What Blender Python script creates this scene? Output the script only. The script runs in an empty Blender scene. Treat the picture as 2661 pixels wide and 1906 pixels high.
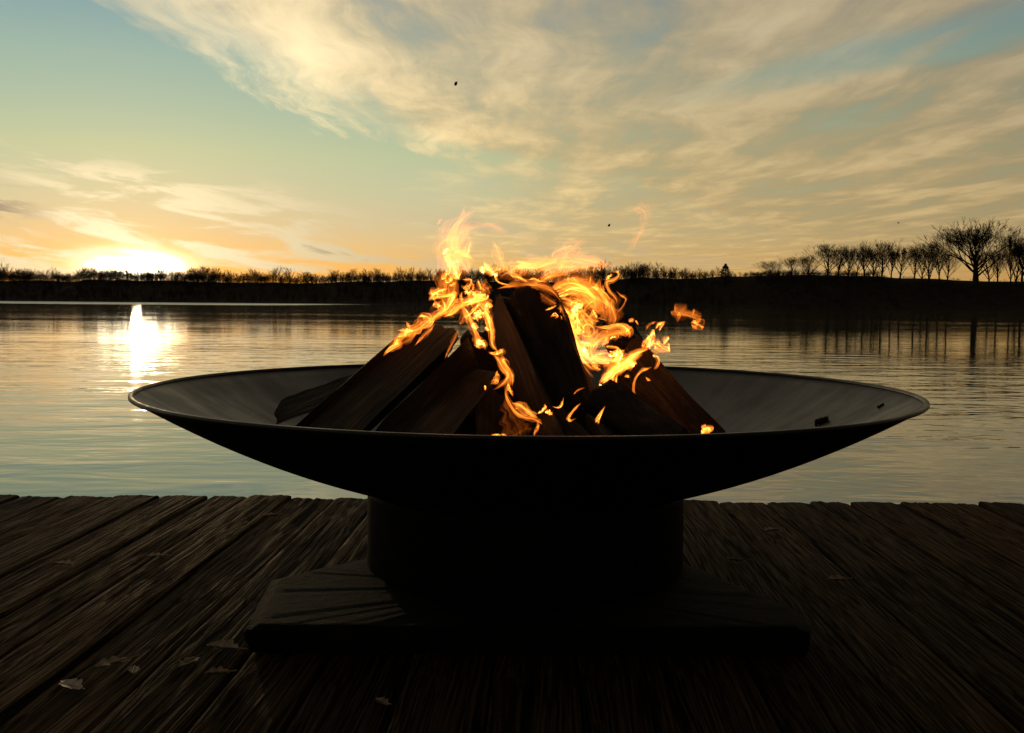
import bpy, bmesh, math, random
import numpy as np
from mathutils import Vector, Matrix, Euler, noise as mnoise

# ------------------------------------------------------------------ camera
C = bpy.context.scene.collection
SC = bpy.context.scene
PW, PH, FPX = 2661.0, 1906.0, 2500.0
DECK_Z = 0.45
CAM = Vector((0.0, 0.0, DECK_Z + 0.578))
CAM_M = (Matrix.Rotation(math.radians(90 - 3.78), 4, 'X') @ Matrix.Rotation(math.radians(0.5), 4, 'Z'))
cam_data = bpy.data.cameras.new('camera')
cam_data.sensor_width = 36.0
cam_data.lens = 36.0 * FPX / PW
cam_data.clip_start = 0.05
cam_data.clip_end = 20000
cam = bpy.data.objects.new('camera', cam_data)
C.objects.link(cam)
cam.matrix_world = Matrix.Translation(CAM) @ CAM_M
SC.camera = cam


def ray(px, py):
    return CAM_M.to_3x3() @ Vector(((px - PW / 2) / FPX, (PH / 2 - py) / FPX, -1.0))


def at(px, py, Y):
    """point of the photograph's pixel at distance Y in front of the camera"""
    d = ray(px, py)
    return CAM + d * (Y / d.y)


def on_z(px, py, z):
    d = ray(px, py)
    return CAM + d * ((z - CAM.z) / d.z)


# ------------------------------------------------------------------ node helper
class NT:
    def __init__(self, tree):
        self.t = tree
        self.n = tree.nodes
        self.l = tree.links
        self.n.clear()

    def node(self, kind, **kw):
        nd = self.n.new(kind)
        for k, v in kw.items():
            setattr(nd, k, v)
        return nd

    def put(self, sock, v):
        if hasattr(v, 'is_output'):
            self.l.new(v, sock)
        elif isinstance(v, (tuple, list)) and sock.type == 'RGBA' and len(v) == 3:
            sock.default_value = (*v, 1)
        else:
            sock.default_value = v

    def m(self, op, a, b=None, c=None, clamp=False):
        nd = self.node('ShaderNodeMath', operation=op, use_clamp=clamp)
        self.put(nd.inputs[0], a)
        if b is not None: self.put(nd.inputs[1], b)
        if c is not None: self.put(nd.inputs[2], c)
        return nd.outputs[0]

    def vm(self, op, a, b=None, scale=None):
        nd = self.node('ShaderNodeVectorMath', operation=op)
        self.put(nd.inputs[0], a)
        if b is not None: self.put(nd.inputs[1], b)
        if scale is not None: self.put(nd.inputs['Scale'], scale)
        return nd.outputs['Value'] if op in ('DOT_PRODUCT', 'LENGTH', 'DISTANCE') else nd.outputs[0]

    def sep(self, v):
        nd = self.node('ShaderNodeSeparateXYZ')
        self.put(nd.inputs[0], v)
        return nd.outputs

    def comb(self, x, y, z):
        nd = self.node('ShaderNodeCombineXYZ')
        for s, v in zip(nd.inputs, (x, y, z)): self.put(s, v)
        return nd.outputs[0]

    def rng(self, v, a, b, c=0.0, d=1.0, smooth=True):
        nd = self.node('ShaderNodeMapRange', interpolation_type='SMOOTHSTEP' if smooth else 'LINEAR')
        for s, x in zip(nd.inputs[:5], (v, a, b, c, d)): self.put(s, x)
        return nd.outputs[0]

    def noise(self, vec, scale, detail=4, rough=0.55, dist=0.0, dim='3D', out=0, w=None):
        nd = self.node('ShaderNodeTexNoise', noise_dimensions=dim)
        if vec is not None: self.put(nd.inputs['Vector'], vec)
        if w is not None: self.put(nd.inputs['W'], w)
        self.put(nd.inputs['Scale'], scale)
        self.put(nd.inputs['Detail'], detail)
        self.put(nd.inputs['Roughness'], rough)
        self.put(nd.inputs['Distortion'], dist)
        return nd.outputs[out]

    def ramp(self, fac, stops, interp='LINEAR'):
        nd = self.node('ShaderNodeValToRGB')
        nd.color_ramp.interpolation = interp
        e = nd.color_ramp.elements
        while len(e) < len(stops): e.new(0.5)
        for el, (p, c) in zip(e, stops):
            el.position = p
            el.color = (*c, 1) if isinstance(c, (tuple, list)) else (c, c, c, 1)
        self.put(nd.inputs[0], fac)
        return nd.outputs[0]

    def mix(self, fac, a, b, blend='MIX'):
        nd = self.node('ShaderNodeMix', data_type='RGBA', blend_type=blend)
        self.put(nd.inputs[0], fac)
        self.put(nd.inputs[6], a)
        self.put(nd.inputs[7], b)
        return nd.outputs[2]


# ------------------------------------------------------------------ sky, sun, exposure
SUN_AZ, SUN_EL = math.radians(-21.35), math.radians(1.85)
SUN_DIR = Vector((math.sin(SUN_AZ) * math.cos(SUN_EL), math.cos(SUN_AZ) * math.cos(SUN_EL), math.sin(SUN_EL)))
world = bpy.data.worlds.new('World')
SC.world = world
world.use_nodes = True
w = NT(world.node_tree)
tc = w.node('ShaderNodeTexCoord')
D = tc.outputs['Generated']
dx, dy, dz = w.sep(D)[:3]
sky = w.node('ShaderNodeTexSky', sky_type='NISHITA', sun_disc=False)
sky.sun_elevation = SUN_EL
sky.sun_rotation = SUN_AZ
sky.altitude = 0
sky.air_density = 1.0
sky.dust_density = 0.03
sky.ozone_density = 1.5
# the photograph's warm white balance

# angle to the sun in degrees
cs = w.vm('DOT_PRODUCT', D, tuple(SUN_DIR))
ang = w.m('MULTIPLY', w.m('ARCCOSINE', w.m('MINIMUM', cs, 0.999999)), 180 / math.pi)
# the aureole of thin cloud and dust around the low sun
azd = w.m('MULTIPLY', w.m('ARCTAN2', dx, dy), 180 / math.pi)      # azimuth, right of ahead positive
eld = w.m('MULTIPLY', w.m('ARCSINE', dz), 180 / math.pi)
daz = w.m('MULTIPLY', w.m('SUBTRACT', azd, math.degrees(SUN_AZ)), 0.82)
delv = w.m('MULTIPLY', w.m('SUBTRACT', eld, math.degrees(SUN_EL)), 2.5)
squash = w.m('SQRT', w.m('ADD', w.m('POWER', daz, 2.0), w.m('POWER', delv, 2.0)))
g1 = w.m('MULTIPLY', w.m('EXPONENT', w.m('MULTIPLY', squash, -1.35)), 45.0)
g0 = w.m('MULTIPLY', w.m('EXPONENT', w.m('MULTIPLY', squash, -2.6)), 1500.0)
g2 = w.m('MULTIPLY', w.m('EXPONENT', w.m('MULTIPLY', ang, -0.30)), 1.6)
g1 = w.m('ADD', g1, g0)
glow = w.vm('ADD', w.vm('SCALE', (1.0, 0.84, 0.55), scale=g1), w.vm('SCALE', (1.0, 0.62, 0.20), scale=g2))
base = w.vm('MULTIPLY', sky.outputs[0], w.ramp(w.m('DIVIDE', w.m('MAXIMUM', eld, 0.0), 20.0), [(0.0, (0.46, 0.36, 0.58)), (0.2, (0.54, 0.46, 0.54)), (0.42, (0.67, 0.61, 0.46)), (0.65, (0.65, 0.66, 0.53)), (1.0, (0.46, 0.56, 0.63))]))
base = w.vm('SCALE', base, scale=w.rng(ang, 35.0, 120.0, 2.1, 1.0))
base = w.vm('ADD', base, glow)

# high cirrus: noise on a flat layer, so that it closes up towards the horizon
zz = w.m('MAXIMUM', dz, 0.02)
u = w.m('DIVIDE', dx, zz)
v = w.m('DIVIDE', dy, zz)
uv = w.comb(u, v, 0.0)
warp = w.vm('SCALE', w.vm('SUBTRACT', w.noise(uv, 0.55, 3, out=1), (0.5, 0.5, 0.5)), scale=0.7)
uvw = w.vm('ADD', uv, warp)
fib = w.noise(w.vm('MULTIPLY', uvw, (2.6, 0.42, 1.0)), 1.0, 8, 0.62, 0.12)
fib2 = w.noise(w.vm('MULTIPLY', uvw, (1.0, 0.5, 1.0)), 1.3, 6, 0.6, 0.2)
edge = w.m('MULTIPLY', w.ramp(w.m('DIVIDE', v, 16.0), [(0.0, 0.10), (0.198, 0.163), (0.307, 0.196), (0.374, 0.221), (0.45, 0.32), (0.60, 0.44), (1.0, 0.75)]), 10.0)
dist = w.m('SUBTRACT', w.m('ADD', u, 3.0), edge)
dist = w.m('ADD', dist, w.m('MULTIPLY', w.m('SUBTRACT', fib, 0.5), 0.9))
bank = w.rng(dist, -0.12, 0.55)
thick = w.m('MULTIPLY', bank, w.rng(w.m('ADD', w.m('MULTIPLY', fib, 0.5), w.m('MULTIPLY', fib2, 0.6)), 0.34, 0.60, 0.35, 1.0))
# thin warm veil below the bank, from the middle to the right
veil = w.m('MULTIPLY', w.rng(w.m('ADD', azd, w.m('MULTIPLY', w.m('SUBTRACT', fib2, 0.5), 14.0)), -7.0, 5.0), w.rng(w.m('ADD', w.m('MULTIPLY', fib, 0.6), w.m('MULTIPLY', fib2, 0.5)), 0.36, 0.66, 0.35, 0.95))
thick = w.m('MAXIMUM', thick, veil)
# clear lane high on the right
lane = w.m('ADD', w.m('SUBTRACT', u, 1.0), w.m('MULTIPLY', w.m('SUBTRACT', v, 4.7), 0.60))
lane = w.m('ADD', lane, w.m('MULTIPLY', w.m('SUBTRACT', fib2, 0.5), 0.7))
lanef = w.m('MULTIPLY', w.rng(w.m('ABSOLUTE', lane), 0.10, 0.42, 1.0, 0.0), w.rng(v, 3.2, 5.4, 1.0, 0.0))
thick = w.m('MULTIPLY', thick, w.m('SUBTRACT', 1.0, w.m('MULTIPLY', lanef, 0.85)))
# small hooked wisps left of the bank
wis = w.rng(w.m('MULTIPLY', fib, w.rng(dist, -0.9, -0.1)), 0.42, 0.62, 0.0, 0.6)
thick = w.m('MULTIPLY', w.m('MAXIMUM', thick, wis), w.rng(eld, 0.3, 6.0, 0.45, 1.0))

# low streaks of cloud over the left horizon, seen nearly edge on
lowv = w.comb(w.m('MULTIPLY', azd, 0.16), w.m('ADD', w.m('MULTIPLY', eld, 0.85), w.m('MULTIPLY', azd, 0.10)), 3.7)
ln = w.noise(lowv, 1.15, 7, 0.58, 0.5)
lowm = w.m('MULTIPLY', w.rng(eld, 0.3, 2.6, 0.55, 1.0), w.rng(w.m('ADD', eld, w.m('MULTIPLY', azd, 0.12)), 3.9, 5.4, 1.0, 0.0))
lowm = w.m('MULTIPLY', lowm, w.rng(azd, -14.0, 4.0, 1.0, 0.45))
low = w.m('MULTIPLY', w.rng(ln, 0.44, 0.60), lowm)

# cloud light: forward scattering, so bright towards the sun and dull away from it
fwd = w.m('EXPONENT', w.m('MULTIPLY', ang, -1 / 12.0))
cl_b = w.m('ADD', w.m('MULTIPLY', fwd, 12.5), w.rng(ang, 40.0, 120.0, 2.45, 0.35))
cwarm = w.ramp(w.m('DIVIDE', ang, 60.0), [(0.0, (1.0, 0.80, 0.46)), (0.35, (1.0, 0.80, 0.47)), (0.75, (1.0, 0.80, 0.49)), (1.0, (0.98, 0.81, 0.55))])
cl_c = w.vm('SCALE', cwarm, scale=cl_b)
shade = w.m('MULTIPLY', w.rng(fib2, 0.35, 0.68, 0.74, 1.12), w.rng(fib, 0.32, 0.68, 0.82, 1.14))
cl_c = w.vm('MULTIPLY', cl_c, w.ramp(w.m('DIVIDE', w.m('MAXIMUM', eld, 0.0), 14.0), [(0.0, (1.25, 1.0, 0.62)), (0.4, (1.10, 1.0, 0.80)), (1.0, (1.0, 1.0, 1.0))]))
cl_c = w.vm('SCALE', cl_c, scale=shade)
# heavier grey cloud low at the far left
gl = w.m('MULTIPLY', w.rng(azd, -24.5, -29.0), w.m('MULTIPLY', w.rng(eld, 3.6, 4.6), w.rng(eld, 5.4, 6.2, 1.0, 0.0)))
low_b = w.m('ADD', w.m('MULTIPLY', w.m('EXPONENT', w.m('MULTIPLY', ang, -1 / 9.0)), 6.0), 2.9)
low_c = w.vm('SCALE', (1.0, 0.82, 0.50), scale=low_b)
# the thick undersides stay grey
dark = w.m('MULTIPLY', w.rng(ln, 0.62, 0.74), lowm)
low_c = w.mix(w.m('MULTIPLY', dark, 0.55), low_c, w.vm('SCALE', low_c, scale=0.35))
col = w.mix(w.m('MULTIPLY', thick, 0.92), base, cl_c)
col = w.mix(w.m('MULTIPLY', low, 0.95), col, low_c)
col = w.mix(w.m('MULTIPLY', gl, w.rng(ln, 0.40, 0.52)), col, (2.4, 1.75, 1.15))
bg = w.node('ShaderNodeBackground')
hs = w.node('ShaderNodeHueSaturation')
hs.inputs['Saturation'].default_value = 1.03
w.l.new(col, hs.inputs['Color'])
w.l.new(hs.outputs[0], bg.inputs['Color'])
bg.inputs['Strength'].default_value = 0.10
wo = w.node('ShaderNodeOutputWorld')
w.l.new(bg.outputs[0], wo.inputs['Surface'])

sun_data = bpy.data.lights.new('sun', 'SUN')
sun_data.energy = 0.2
sun_data.angle = math.radians(0.53)
sun_data.color = (1.0, 0.66, 0.34)
sun = bpy.data.objects.new('sun', sun_data)
C.objects.link(sun)
sun.rotation_euler = SUN_DIR.to_track_quat('Z', 'Y').to_euler()
sun.location = SUN_DIR * 50 + Vector((0, 0, 20))

vs = SC.view_settings
vs.view_transform = 'Standard'
vs.look = 'None'
vs.exposure = 0.73
vs.gamma = 1.0
vs.use_curve_mapping = False
SC.cycles.max_bounces = 8
SC.cycles.transparent_max_bounces = 48
SC.cycles.sample_clamp_indirect = 6.0
SC.cycles.use_denoising = True

# ------------------------------------------------------------------ mesh helpers
def link(name, me, mat=None, parent=None):
    if mat is not None and not me.materials:
        me.materials.append(mat)
    o = bpy.data.objects.new(name, me)
    C.objects.link(o)
    if parent is not None:
        o.parent = parent
    return o


def empty(name, loc=(0, 0, 0)):
    o = bpy.data.objects.new(name, None)
    o.empty_display_size = 0.1
    C.objects.link(o)
    o.location = loc
    return o


def tag(o, label=None, cat=None, group=None, kind=None):
    for k, val in (('label', label), ('category', cat), ('group', group), ('kind', kind)):
        if val: o[k] = val
    return o


def mesh_from(name, verts, faces, smooth=True):
    me = bpy.data.meshes.new(name)
    me.from_pydata([tuple(p) for p in verts], [], faces)
    if smooth:
        me.polygons.foreach_set('use_smooth', [True] * len(me.polygons))
    me.update()
    return me


def np_mesh(name, verts, quads, smooth=True):
    """fast mesh from numpy arrays of vertices and equal-sized faces"""
    verts = np.asarray(verts, np.float32)
    quads = np.asarray(quads, np.int32)
    k = quads.shape[1]
    me = bpy.data.meshes.new(name)
    me.vertices.add(len(verts))
    me.vertices.foreach_set('co', verts.ravel())
    me.loops.add(quads.size)
    me.loops.foreach_set('vertex_index', quads.ravel())
    me.polygons.add(len(quads))
    me.polygons.foreach_set('loop_start', np.arange(len(quads), dtype=np.int32) * k)
    me.polygons.foreach_set('loop_total', np.full(len(quads), k, np.int32))
    if smooth:
        me.polygons.foreach_set('use_smooth', np.ones(len(quads), bool))
    me.update(calc_edges=True)
    me.validate()
    return me


def grid_quads(nu, nv, wrap=False):
    q = []
    for i in range(nu - 1):
        for j in range(nv if wrap else nv - 1):
            j2 = (j + 1) % nv
            q.append((i * nv + j, i * nv + j2, (i + 1) * nv + j2, (i + 1) * nv + j))
    return q


def seg_mesh(segs, sides=3):
    """tapered sticks: rows of p0(3) p1(3) r0 r1 -> verts, quads"""
    s = np.asarray(segs, float)
    p0, p1, r0, r1 = s[:, :3], s[:, 3:6], s[:, 6], s[:, 7]
    d = p1 - p0
    d /= np.maximum(np.linalg.norm(d, axis=1, keepdims=True), 1e-9)
    ref = np.where(np.abs(d[:, 2:3]) > 0.9, np.array([[1.0, 0, 0]]), np.array([[0, 0, 1.0]]))
    a = np.cross(d, ref)
    a /= np.linalg.norm(a, axis=1, keepdims=True)
    b = np.cross(d, a)
    vs_ = []
    for p, r in ((p0, r0), (p1, r1)):
        for k in range(sides):
            t = 2 * math.pi * k / sides
            vs_.append(p + (a * math.cos(t) + b * math.sin(t)) * r[:, None])
    V = np.stack(vs_, 1).reshape(-1, 3)
    base = np.arange(len(s))[:, None] * 2 * sides
    F = []
    for k in range(sides):
        k2 = (k + 1) % sides
        F.append(base + np.array([[k, k2, sides + k2, sides + k]]))
    return V, np.concatenate(F, 0)


def sstep(a, b, x):
    t = min(1.0, max(0.0, (x - a) / (b - a)))
    return t * t * (3 - 2 * t)


def nz(x, y, z=0.0):
    return mnoise.noise(Vector((x, y, z)))


def new_mat(name):
    m = bpy.data.materials.new(name)
    m.use_nodes = True
    t = NT(m.node_tree)
    out = t.node('ShaderNodeOutputMaterial')
    p = t.node('ShaderNodeBsdfPrincipled')
    t.l.new(p.outputs[0], out.inputs['Surface'])
    return m, t, p, out


def set_bump(t, p, height, strength, dist):
    b = t.node('ShaderNodeBump')
    t.put(b.inputs['Height'], height)
    b.inputs['Strength'].default_value = strength
    b.inputs['Distance'].default_value = dist
    t.l.new(b.outputs[0], p.inputs['Normal'])
    return b


# ------------------------------------------------------------------ water
m_water, t, p, out = new_mat('lake_water')
pos = t.node('ShaderNodeNewGeometry').outputs['Position']
px_, py_, pz_ = t.sep(pos)[:3]
p.inputs['Base Color'].default_value = (0.030, 0.034, 0.024, 1)
p.inputs['IOR'].default_value = 1.75
wind = t.rng(t.noise(t.vm('MULTIPLY', pos, (0.03, 0.09, 1)), 1.0, 3, 0.5), 0.38, 0.66, 0.35, 1.0)
n1 = t.noise(t.vm('MULTIPLY', pos, (0.85, 1.9, 1)), 1.0, 3, 0.5, 0.3)
n2 = t.noise(t.vm('MULTIPLY', pos, (4.0, 7.5, 1)), 1.0, 2, 0.5, 0.2)
n3 = t.noise(t.vm('MULTIPLY', pos, (0.22, 0.5, 1)), 1.0, 2, 0.5, 0.2)
hgt = t.m('ADD', t.m('MULTIPLY', n1, 0.034), t.m('ADD', t.m('MULTIPLY', n2, 0.0022), t.m('MULTIPLY', n3, 0.02)))
hgt = t.m('MULTIPLY', t.m('MULTIPLY', hgt, wind), t.rng(py_, 7.0, 34.0, 1.0, 0.24))
set_bump(t, p, hgt, 1.0, 1.0)
# wind-ruffled strip under the far shore
ruff = t.m('MULTIPLY', t.rng(t.m('ADD', py_, t.m('MULTIPLY', t.noise(pos, 0.02, 2), 60.0)), 225.0, 262.0), t.rng(px_, -75.0, -45.0, 1.0, 0.0))
t.put(p.inputs['Roughness'], t.m('ADD', 0.035, t.m('MULTIPLY', ruff, 0.30)))
water = link('lake_water', mesh_from('lake_water', [(-3000, -400, 0), (3000, -400, 0), (3000, 2600, 0), (-3000, 2600, 0)], [(0, 1, 2, 3)], False), m_water)
tag(water, 'calm rippled lake water reflecting the sunset sky', kind='structure')

# ------------------------------------------------------------------ far shore: one sheet of rising ground
def shore_y(x):
    return 400 - 60 * sstep(-20, 140, x) + 6 * nz(x * 0.02, 1.7) + 2.0 * nz(x * 0.11, 8.1) + 1500 * sstep(700, 1600, abs(x))


def ridge_h(x):
    h = 10.0 + 2.6 * nz(x * 0.011, 4.2) + 1.7 * nz(x * 0.045, 9.0) + 0.7 * nz(x * 0.15, 3.0)
    h += 2.2 * sstep(-95, -20, x)
    r = 13.3 - 2.0 * sstep(110, 200, x) + 0.35 * nz(x * 0.09, 2.0)
    k = sstep(62, 104, x)
    return h * (1 - k) + r * k


def ground_z(x, y):
    d = y - shore_y(x)
    wdt = 55 - 20 * sstep(40, 110, x)
    h = ridge_h(x) * sstep(-4, wdt, d) + 0.5 * sstep(-1, 2, d) - 0.9
    h += 0.45 * nz(x * 0.13, y * 0.13, 3.0) * sstep(0, 8, d) * (1 - 0.6 * sstep(60, 104, x))
    h -= 0.012 * max(0, d - wdt) * sstep(40, 110, x) * (1 if d < 300 else 0)
    return h if d > -6 else -1.5


xs = np.concatenate([np.linspace(-2800, -400, 25)[:-1], np.linspace(-400, 300, 281), np.linspace(300, 2800, 26)[1:]])
rows = np.concatenate([np.linspace(-8, 70, 34), np.linspace(70, 420, 12)[1:], np.array([700, 1200, 2200])])
V = []
for d in rows:
    for x in xs:
        y = shore_y(x) + d
        V.append((x, y, ground_z(x, y)))
nx_ = len(xs)
m_ground, t, p, out = new_mat('far_ground')
pos = t.node('ShaderNodeNewGeometry').outputs['Position']
t.put(p.inputs['Base Color'], t.ramp(t.noise(pos, 0.35, 5, 0.65), [(0.3, (0.008, 0.006, 0.0035)), (0.7, (0.024, 0.017, 0.010))]))
p.inputs['Roughness'].default_value = 0.95
p.inputs['Specular IOR Level'].default_value = 0.1
ground = link('far_ground', np_mesh('far_ground', V, grid_quads(len(rows), nx_)), m_ground)
tag(ground, 'dark wooded hillside and bank across the lake', kind='structure')

# ------------------------------------------------------------------ bare trees
m_bark, t, p, out = new_mat('bare_bark')
pos = t.node('ShaderNodeNewGeometry').outputs['Position']
t.put(p.inputs['Base Color'], t.ramp(t.noise(pos, 1.2, 3), [(0.3, (0.016, 0.011, 0.007)), (0.7, (0.038, 0.028, 0.018))]))
p.inputs['Roughness'].default_value = 0.9
p.inputs['Specular IOR Level'].default_value = 0.15


def bare_tree(rng, spread=0.62, levels=4, kids=(19, 7, 4, 3), twig=0.0011, trunk_h=0.72, trunk_r=0.020, low=0.18, up=0.35):
    """unit-high leafless tree -> (trunk sticks, crown sticks)"""
    trunk, crown = [], []

    def grow(p, d, L, r, lev):
        n = 9 if lev == 0 else (4 if lev < 3 else 2)
        q = p.copy()
        dd = d.copy()
        tgt = trunk if lev == 0 else crown
        nodes = []
        for i in range(n):
            wob = np.array([rng.uniform(-1, 1), rng.uniform(-1, 1), rng.uniform(-0.3, 0.9)])
            dd = dd + wob * (0.13 if lev else 0.06)
            dd = dd / np.linalg.norm(dd)
            q2 = q + dd * L / n
            ra, rb = r * (1 - 0.72 * i / n), r * (1 - 0.72 * (i + 1) / n)
            tgt.append((*q, *q2, ra, rb))
            q = q2
            nodes.append((q.copy(), dd.copy(), rb, (i + 1) / n))
        if lev >= levels: return
        for k in range(kids[lev]):
            if lev == 0:
                f = low + (1 - low) * (k + rng.random()) / kids[0]
                nd_ = nodes[min(n - 1, int(f * n))]
                L2 = L * (0.30 + 0.42 * (1 - f)) * rng.uniform(0.85, 1.2)
            else:
                nd_ = nodes[-1] if k == 0 else nodes[rng.randrange(1, n)]
                L2 = L * rng.uniform(0.42, 0.72)
            ph = 2.4 * k + rng.uniform(-0.5, 0.5) if lev == 0 else rng.uniform(0, 2 * math.pi)
            side = np.array([math.cos(ph), math.sin(ph), rng.uniform(-0.25, 0.25)])
            sp = spread * (rng.uniform(0.7, 1.25) if k or lev == 0 else 0.25)
            nd = nd_[1] + side * sp * (1.35 if lev == 0 else 1.0) + np.array([0, 0, up * 0.3])
            nd = nd / np.linalg.norm(nd)
            grow(nd_[0], nd, L2, max(nd_[2] * rng.uniform(0.5, 0.75), twig), lev + 1)

    grow(np.zeros(3), np.array([0, 0, 1.0]), trunk_h, trunk_r, 0)
    T, K = np.array(trunk), np.array(crown)
    top = max(K[:, 5].max(), 0.5)
    for A in (T, K):
        A[:, :6] /= top
        A[:, 6:] = np.maximum(A[:, 6:], twig * 0.9)
    return T, K


rng = random.Random(11)
tree_kinds = []
for spec in (dict(spread=0.46, up=0.75, kids=(24, 7, 5, 3), low=0.05), dict(spread=0.42, up=0.6, low=0.10), dict(spread=0.48, up=0.55, low=0.08), dict(spread=0.56, low=0.05), dict(spread=0.36, up=0.7, low=0.14)):
    T, K = bare_tree(rng, **spec)
    hw = np.percentile(np.abs(K[:, 3:5]), 97)
    tree_kinds.append((np_mesh('trunk', *seg_mesh(T, 6)), np_mesh('crown', *seg_mesh(K, 3)), hw))
for a, b, _ in tree_kinds:
    a.materials.append(m_bark)
    b.materials.append(m_bark)

# far wood: one mass of leafless shrubs and small trees that nobody could count
small = []
for i in range(7):
    T, K = bare_tree(rng, spread=rng.uniform(0.45, 0.8), levels=2, kids=(12, 6), low=0.0, twig=0.005)
    small.append(seg_mesh(np.concatenate([T, K]), 3))
VV, FF, off = [], [], 0
for i in range(5700):
    x = rng.uniform(-300, 112) if i < 4900 else (rng.uniform(95, 142) if i < 5400 else rng.uniform(95, 250))
    front = rng.random() < 0.28
    d = rng.uniform(-1, 30) if front else rng.uniform(36, 62) - 14 * sstep(40, 110, x)
    y = shore_y(x) + d
    k = sstep(66, 100, x)
    h = rng.uniform(2.8, 5.6) * rng.choice((0.8, 1.0, 1.0, 1.45)) * (1 - 0.70 * k) * (0.9 + 0.22 * nz(x * 0.05, 5.5)) * (1.25 if rng.random() < 0.12 else 1.0)
    if front: h = rng.uniform(1.5, 4.8) * (1 - 0.6 * k)
    if i >= 4900: h *= 1.5 if i < 5400 else 0.9
    elif not front and i % 3 == 0: h *= rng.uniform(0.3, 0.6)
    v0, f0 = small[i % 7]
    a = rng.uniform(0, 6.28)
    R = np.array([[math.cos(a), -math.sin(a), 0], [math.sin(a), math.cos(a), 0], [0, 0, 1]])
    v1 = (v0 * (np.array([0.95, 0.95, 1.0]) if i < 4900 else np.array([1.3, 1.3, 1.0]))) @ R.T * h + np.array([x, y, ground_z(x, y) - 0.15])
    VV.append(v1)
    FF.append(f0 + off)
    off += len(v0)
wood = link('far_wood', np_mesh('far_wood', np.concatenate(VV), np.concatenate(FF)), m_bark)
tag(wood, 'dark leafless wood lining the far shore', 'wood', kind='stuff')

# trees one can tell apart on the bank at the right: pixel of the foot, top, half width, kind, label
GT = 'bare trees on the right bank'
tree_spots = [
    (2535, 560, 98, 0, 'tallest bare tree with wide rounded fan crown on the right bank'),
    (2151, 627, 46, 3, 'round-crowned bare tree near the left end of the bank row'),
    (2100, 655, 27, 2, 'low bare tree just left of the round-crowned one'),
    (2057, 664, 22, 1, 'small thin bare tree, second from the left of the bank row'),
    (2005, 674, 32, 3, 'short sparse bare tree, leftmost of the bank row'),
    (2203, 631, 24, 1, 'narrow bare tree just right of the round-crowned one'),
    (2246, 627, 24, 4, 'slim straight bare tree in the middle of the bank row'),
    (2291, 619, 33, 2, 'taller bare tree in the middle of the bank row'),
    (2338, 634, 26, 4, 'narrow bare tree right of the pale gap in the bank row'),
    (2375, 632, 26, 1, 'bare tree between the pale gap and the bushy right end of the row'),
    (2413, 617, 34, 2, 'bushy bare tree at the right end of the row, left of the tallest tree'),
    (2462, 652, 30, 3, 'low bare tree tucked against the left side of the tallest tree'),
    (2592, 648, 28, 2, 'low bare tree just right of the tallest tree'),
    (2627, 596, 22, 4, 'slender bare tree near the right edge of the photo'),
    (2178, 640, 30, 2, 'thin bare tree between the round-crowned tree and its narrow neighbour'),
    (2225, 646, 26, 3, 'low bare tree standing between the two narrow trees of the row'),
    (2268, 640, 28, 1, 'bare tree filling the gap left of the taller mid-row tree'),
    (2315, 640, 20, 4, 'thin bare tree on the left edge of the pale gap'),
    (2395, 636, 30, 3, 'spreading bare tree half hidden by the bushy one'),
    (2440, 640, 26, 2, 'bare tree between the bushy one and the low tucked tree'),
    (2570, 640, 34, 3, 'bare tree partly behind the right side of the tallest tree'),
    (2640, 630, 30, 2, 'dark bare tree just behind the slender one at the right edge'),
    (2655, 606, 40, 0, 'dense bare tree cut by the right edge of the photo'),
]
for i, (fx, fy, hwpx, kd, lab) in enumerate(tree_spots):
    dist_y = 372 + 9 * math.sin(i * 2.3)
    foot = at(fx, 740, dist_y)
    topz = at(fx, fy, dist_y).z
    gz = ground_z(foot.x, dist_y) - 0.2
    H = topz - gz
    tm, cm, hw = tree_kinds[kd]
    root = empty('bare_tree', (foot.x, dist_y, gz))
    half = hwpx / FPX * dist_y
    tag(root, lab, 'tree', GT)
    sx = half / hw * (0.98 if kd == 0 else 1.12)
    for nm, me in (('trunk', tm), ('crown', cm)):
        o = link(nm, me, None, root)
        o.scale = (sx, sx, H)
        o.rotation_euler = (0, 0, 0)
    root.rotation_euler = (0, 0, i * 1.9)

# small dark evergreen on the shore
ev = empty('evergreen_tree')
foot = at(1884, 740, 385)
gz = ground_z(foot.x, 385)
ev.location = (foot.x, 385, gz - 0.3)
tag(ev, 'small dark pointed evergreen standing out of the far treeline', 'tree')
H = at(1884, 686, 385).z - gz + 0.3
m_ever, t, p, out = new_mat('evergreen_needles')
p.inputs['Base Color'].default_value = (0.018, 0.024, 0.012, 1)
p.inputs['Roughness'].default_value = 0.9
link('trunk', np_mesh('trunk', *seg_mesh([(0, 0, 0, 0, 0, H * 0.95, 0.22, 0.04)], 6)), m_bark, ev)
fv, ff = [], []
for i in range(1500):
    hh = rng.random() ** 0.8
    rad = (1 - hh) ** 0.75 * 3.3 * (0.6 + 0.4 * rng.random()) * (1 + 0.25 * math.sin(hh * 40))
    a = rng.uniform(0, 6.28)
    c = np.array([math.cos(a) * rad, math.sin(a) * rad, H * (0.10 + 0.90 * hh)])
    s = rng.uniform(0.25, 0.5)
    n = len(fv)
    for k in range(3):
        fv.append(c + np.array([rng.uniform(-1, 1), rng.uniform(-1, 1), rng.uniform(-0.8, 0.5)]) * s)
    ff.append((n, n + 1, n + 2))
link('crown', np_mesh('crown', fv, ff, False), m_ever, ev)

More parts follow.
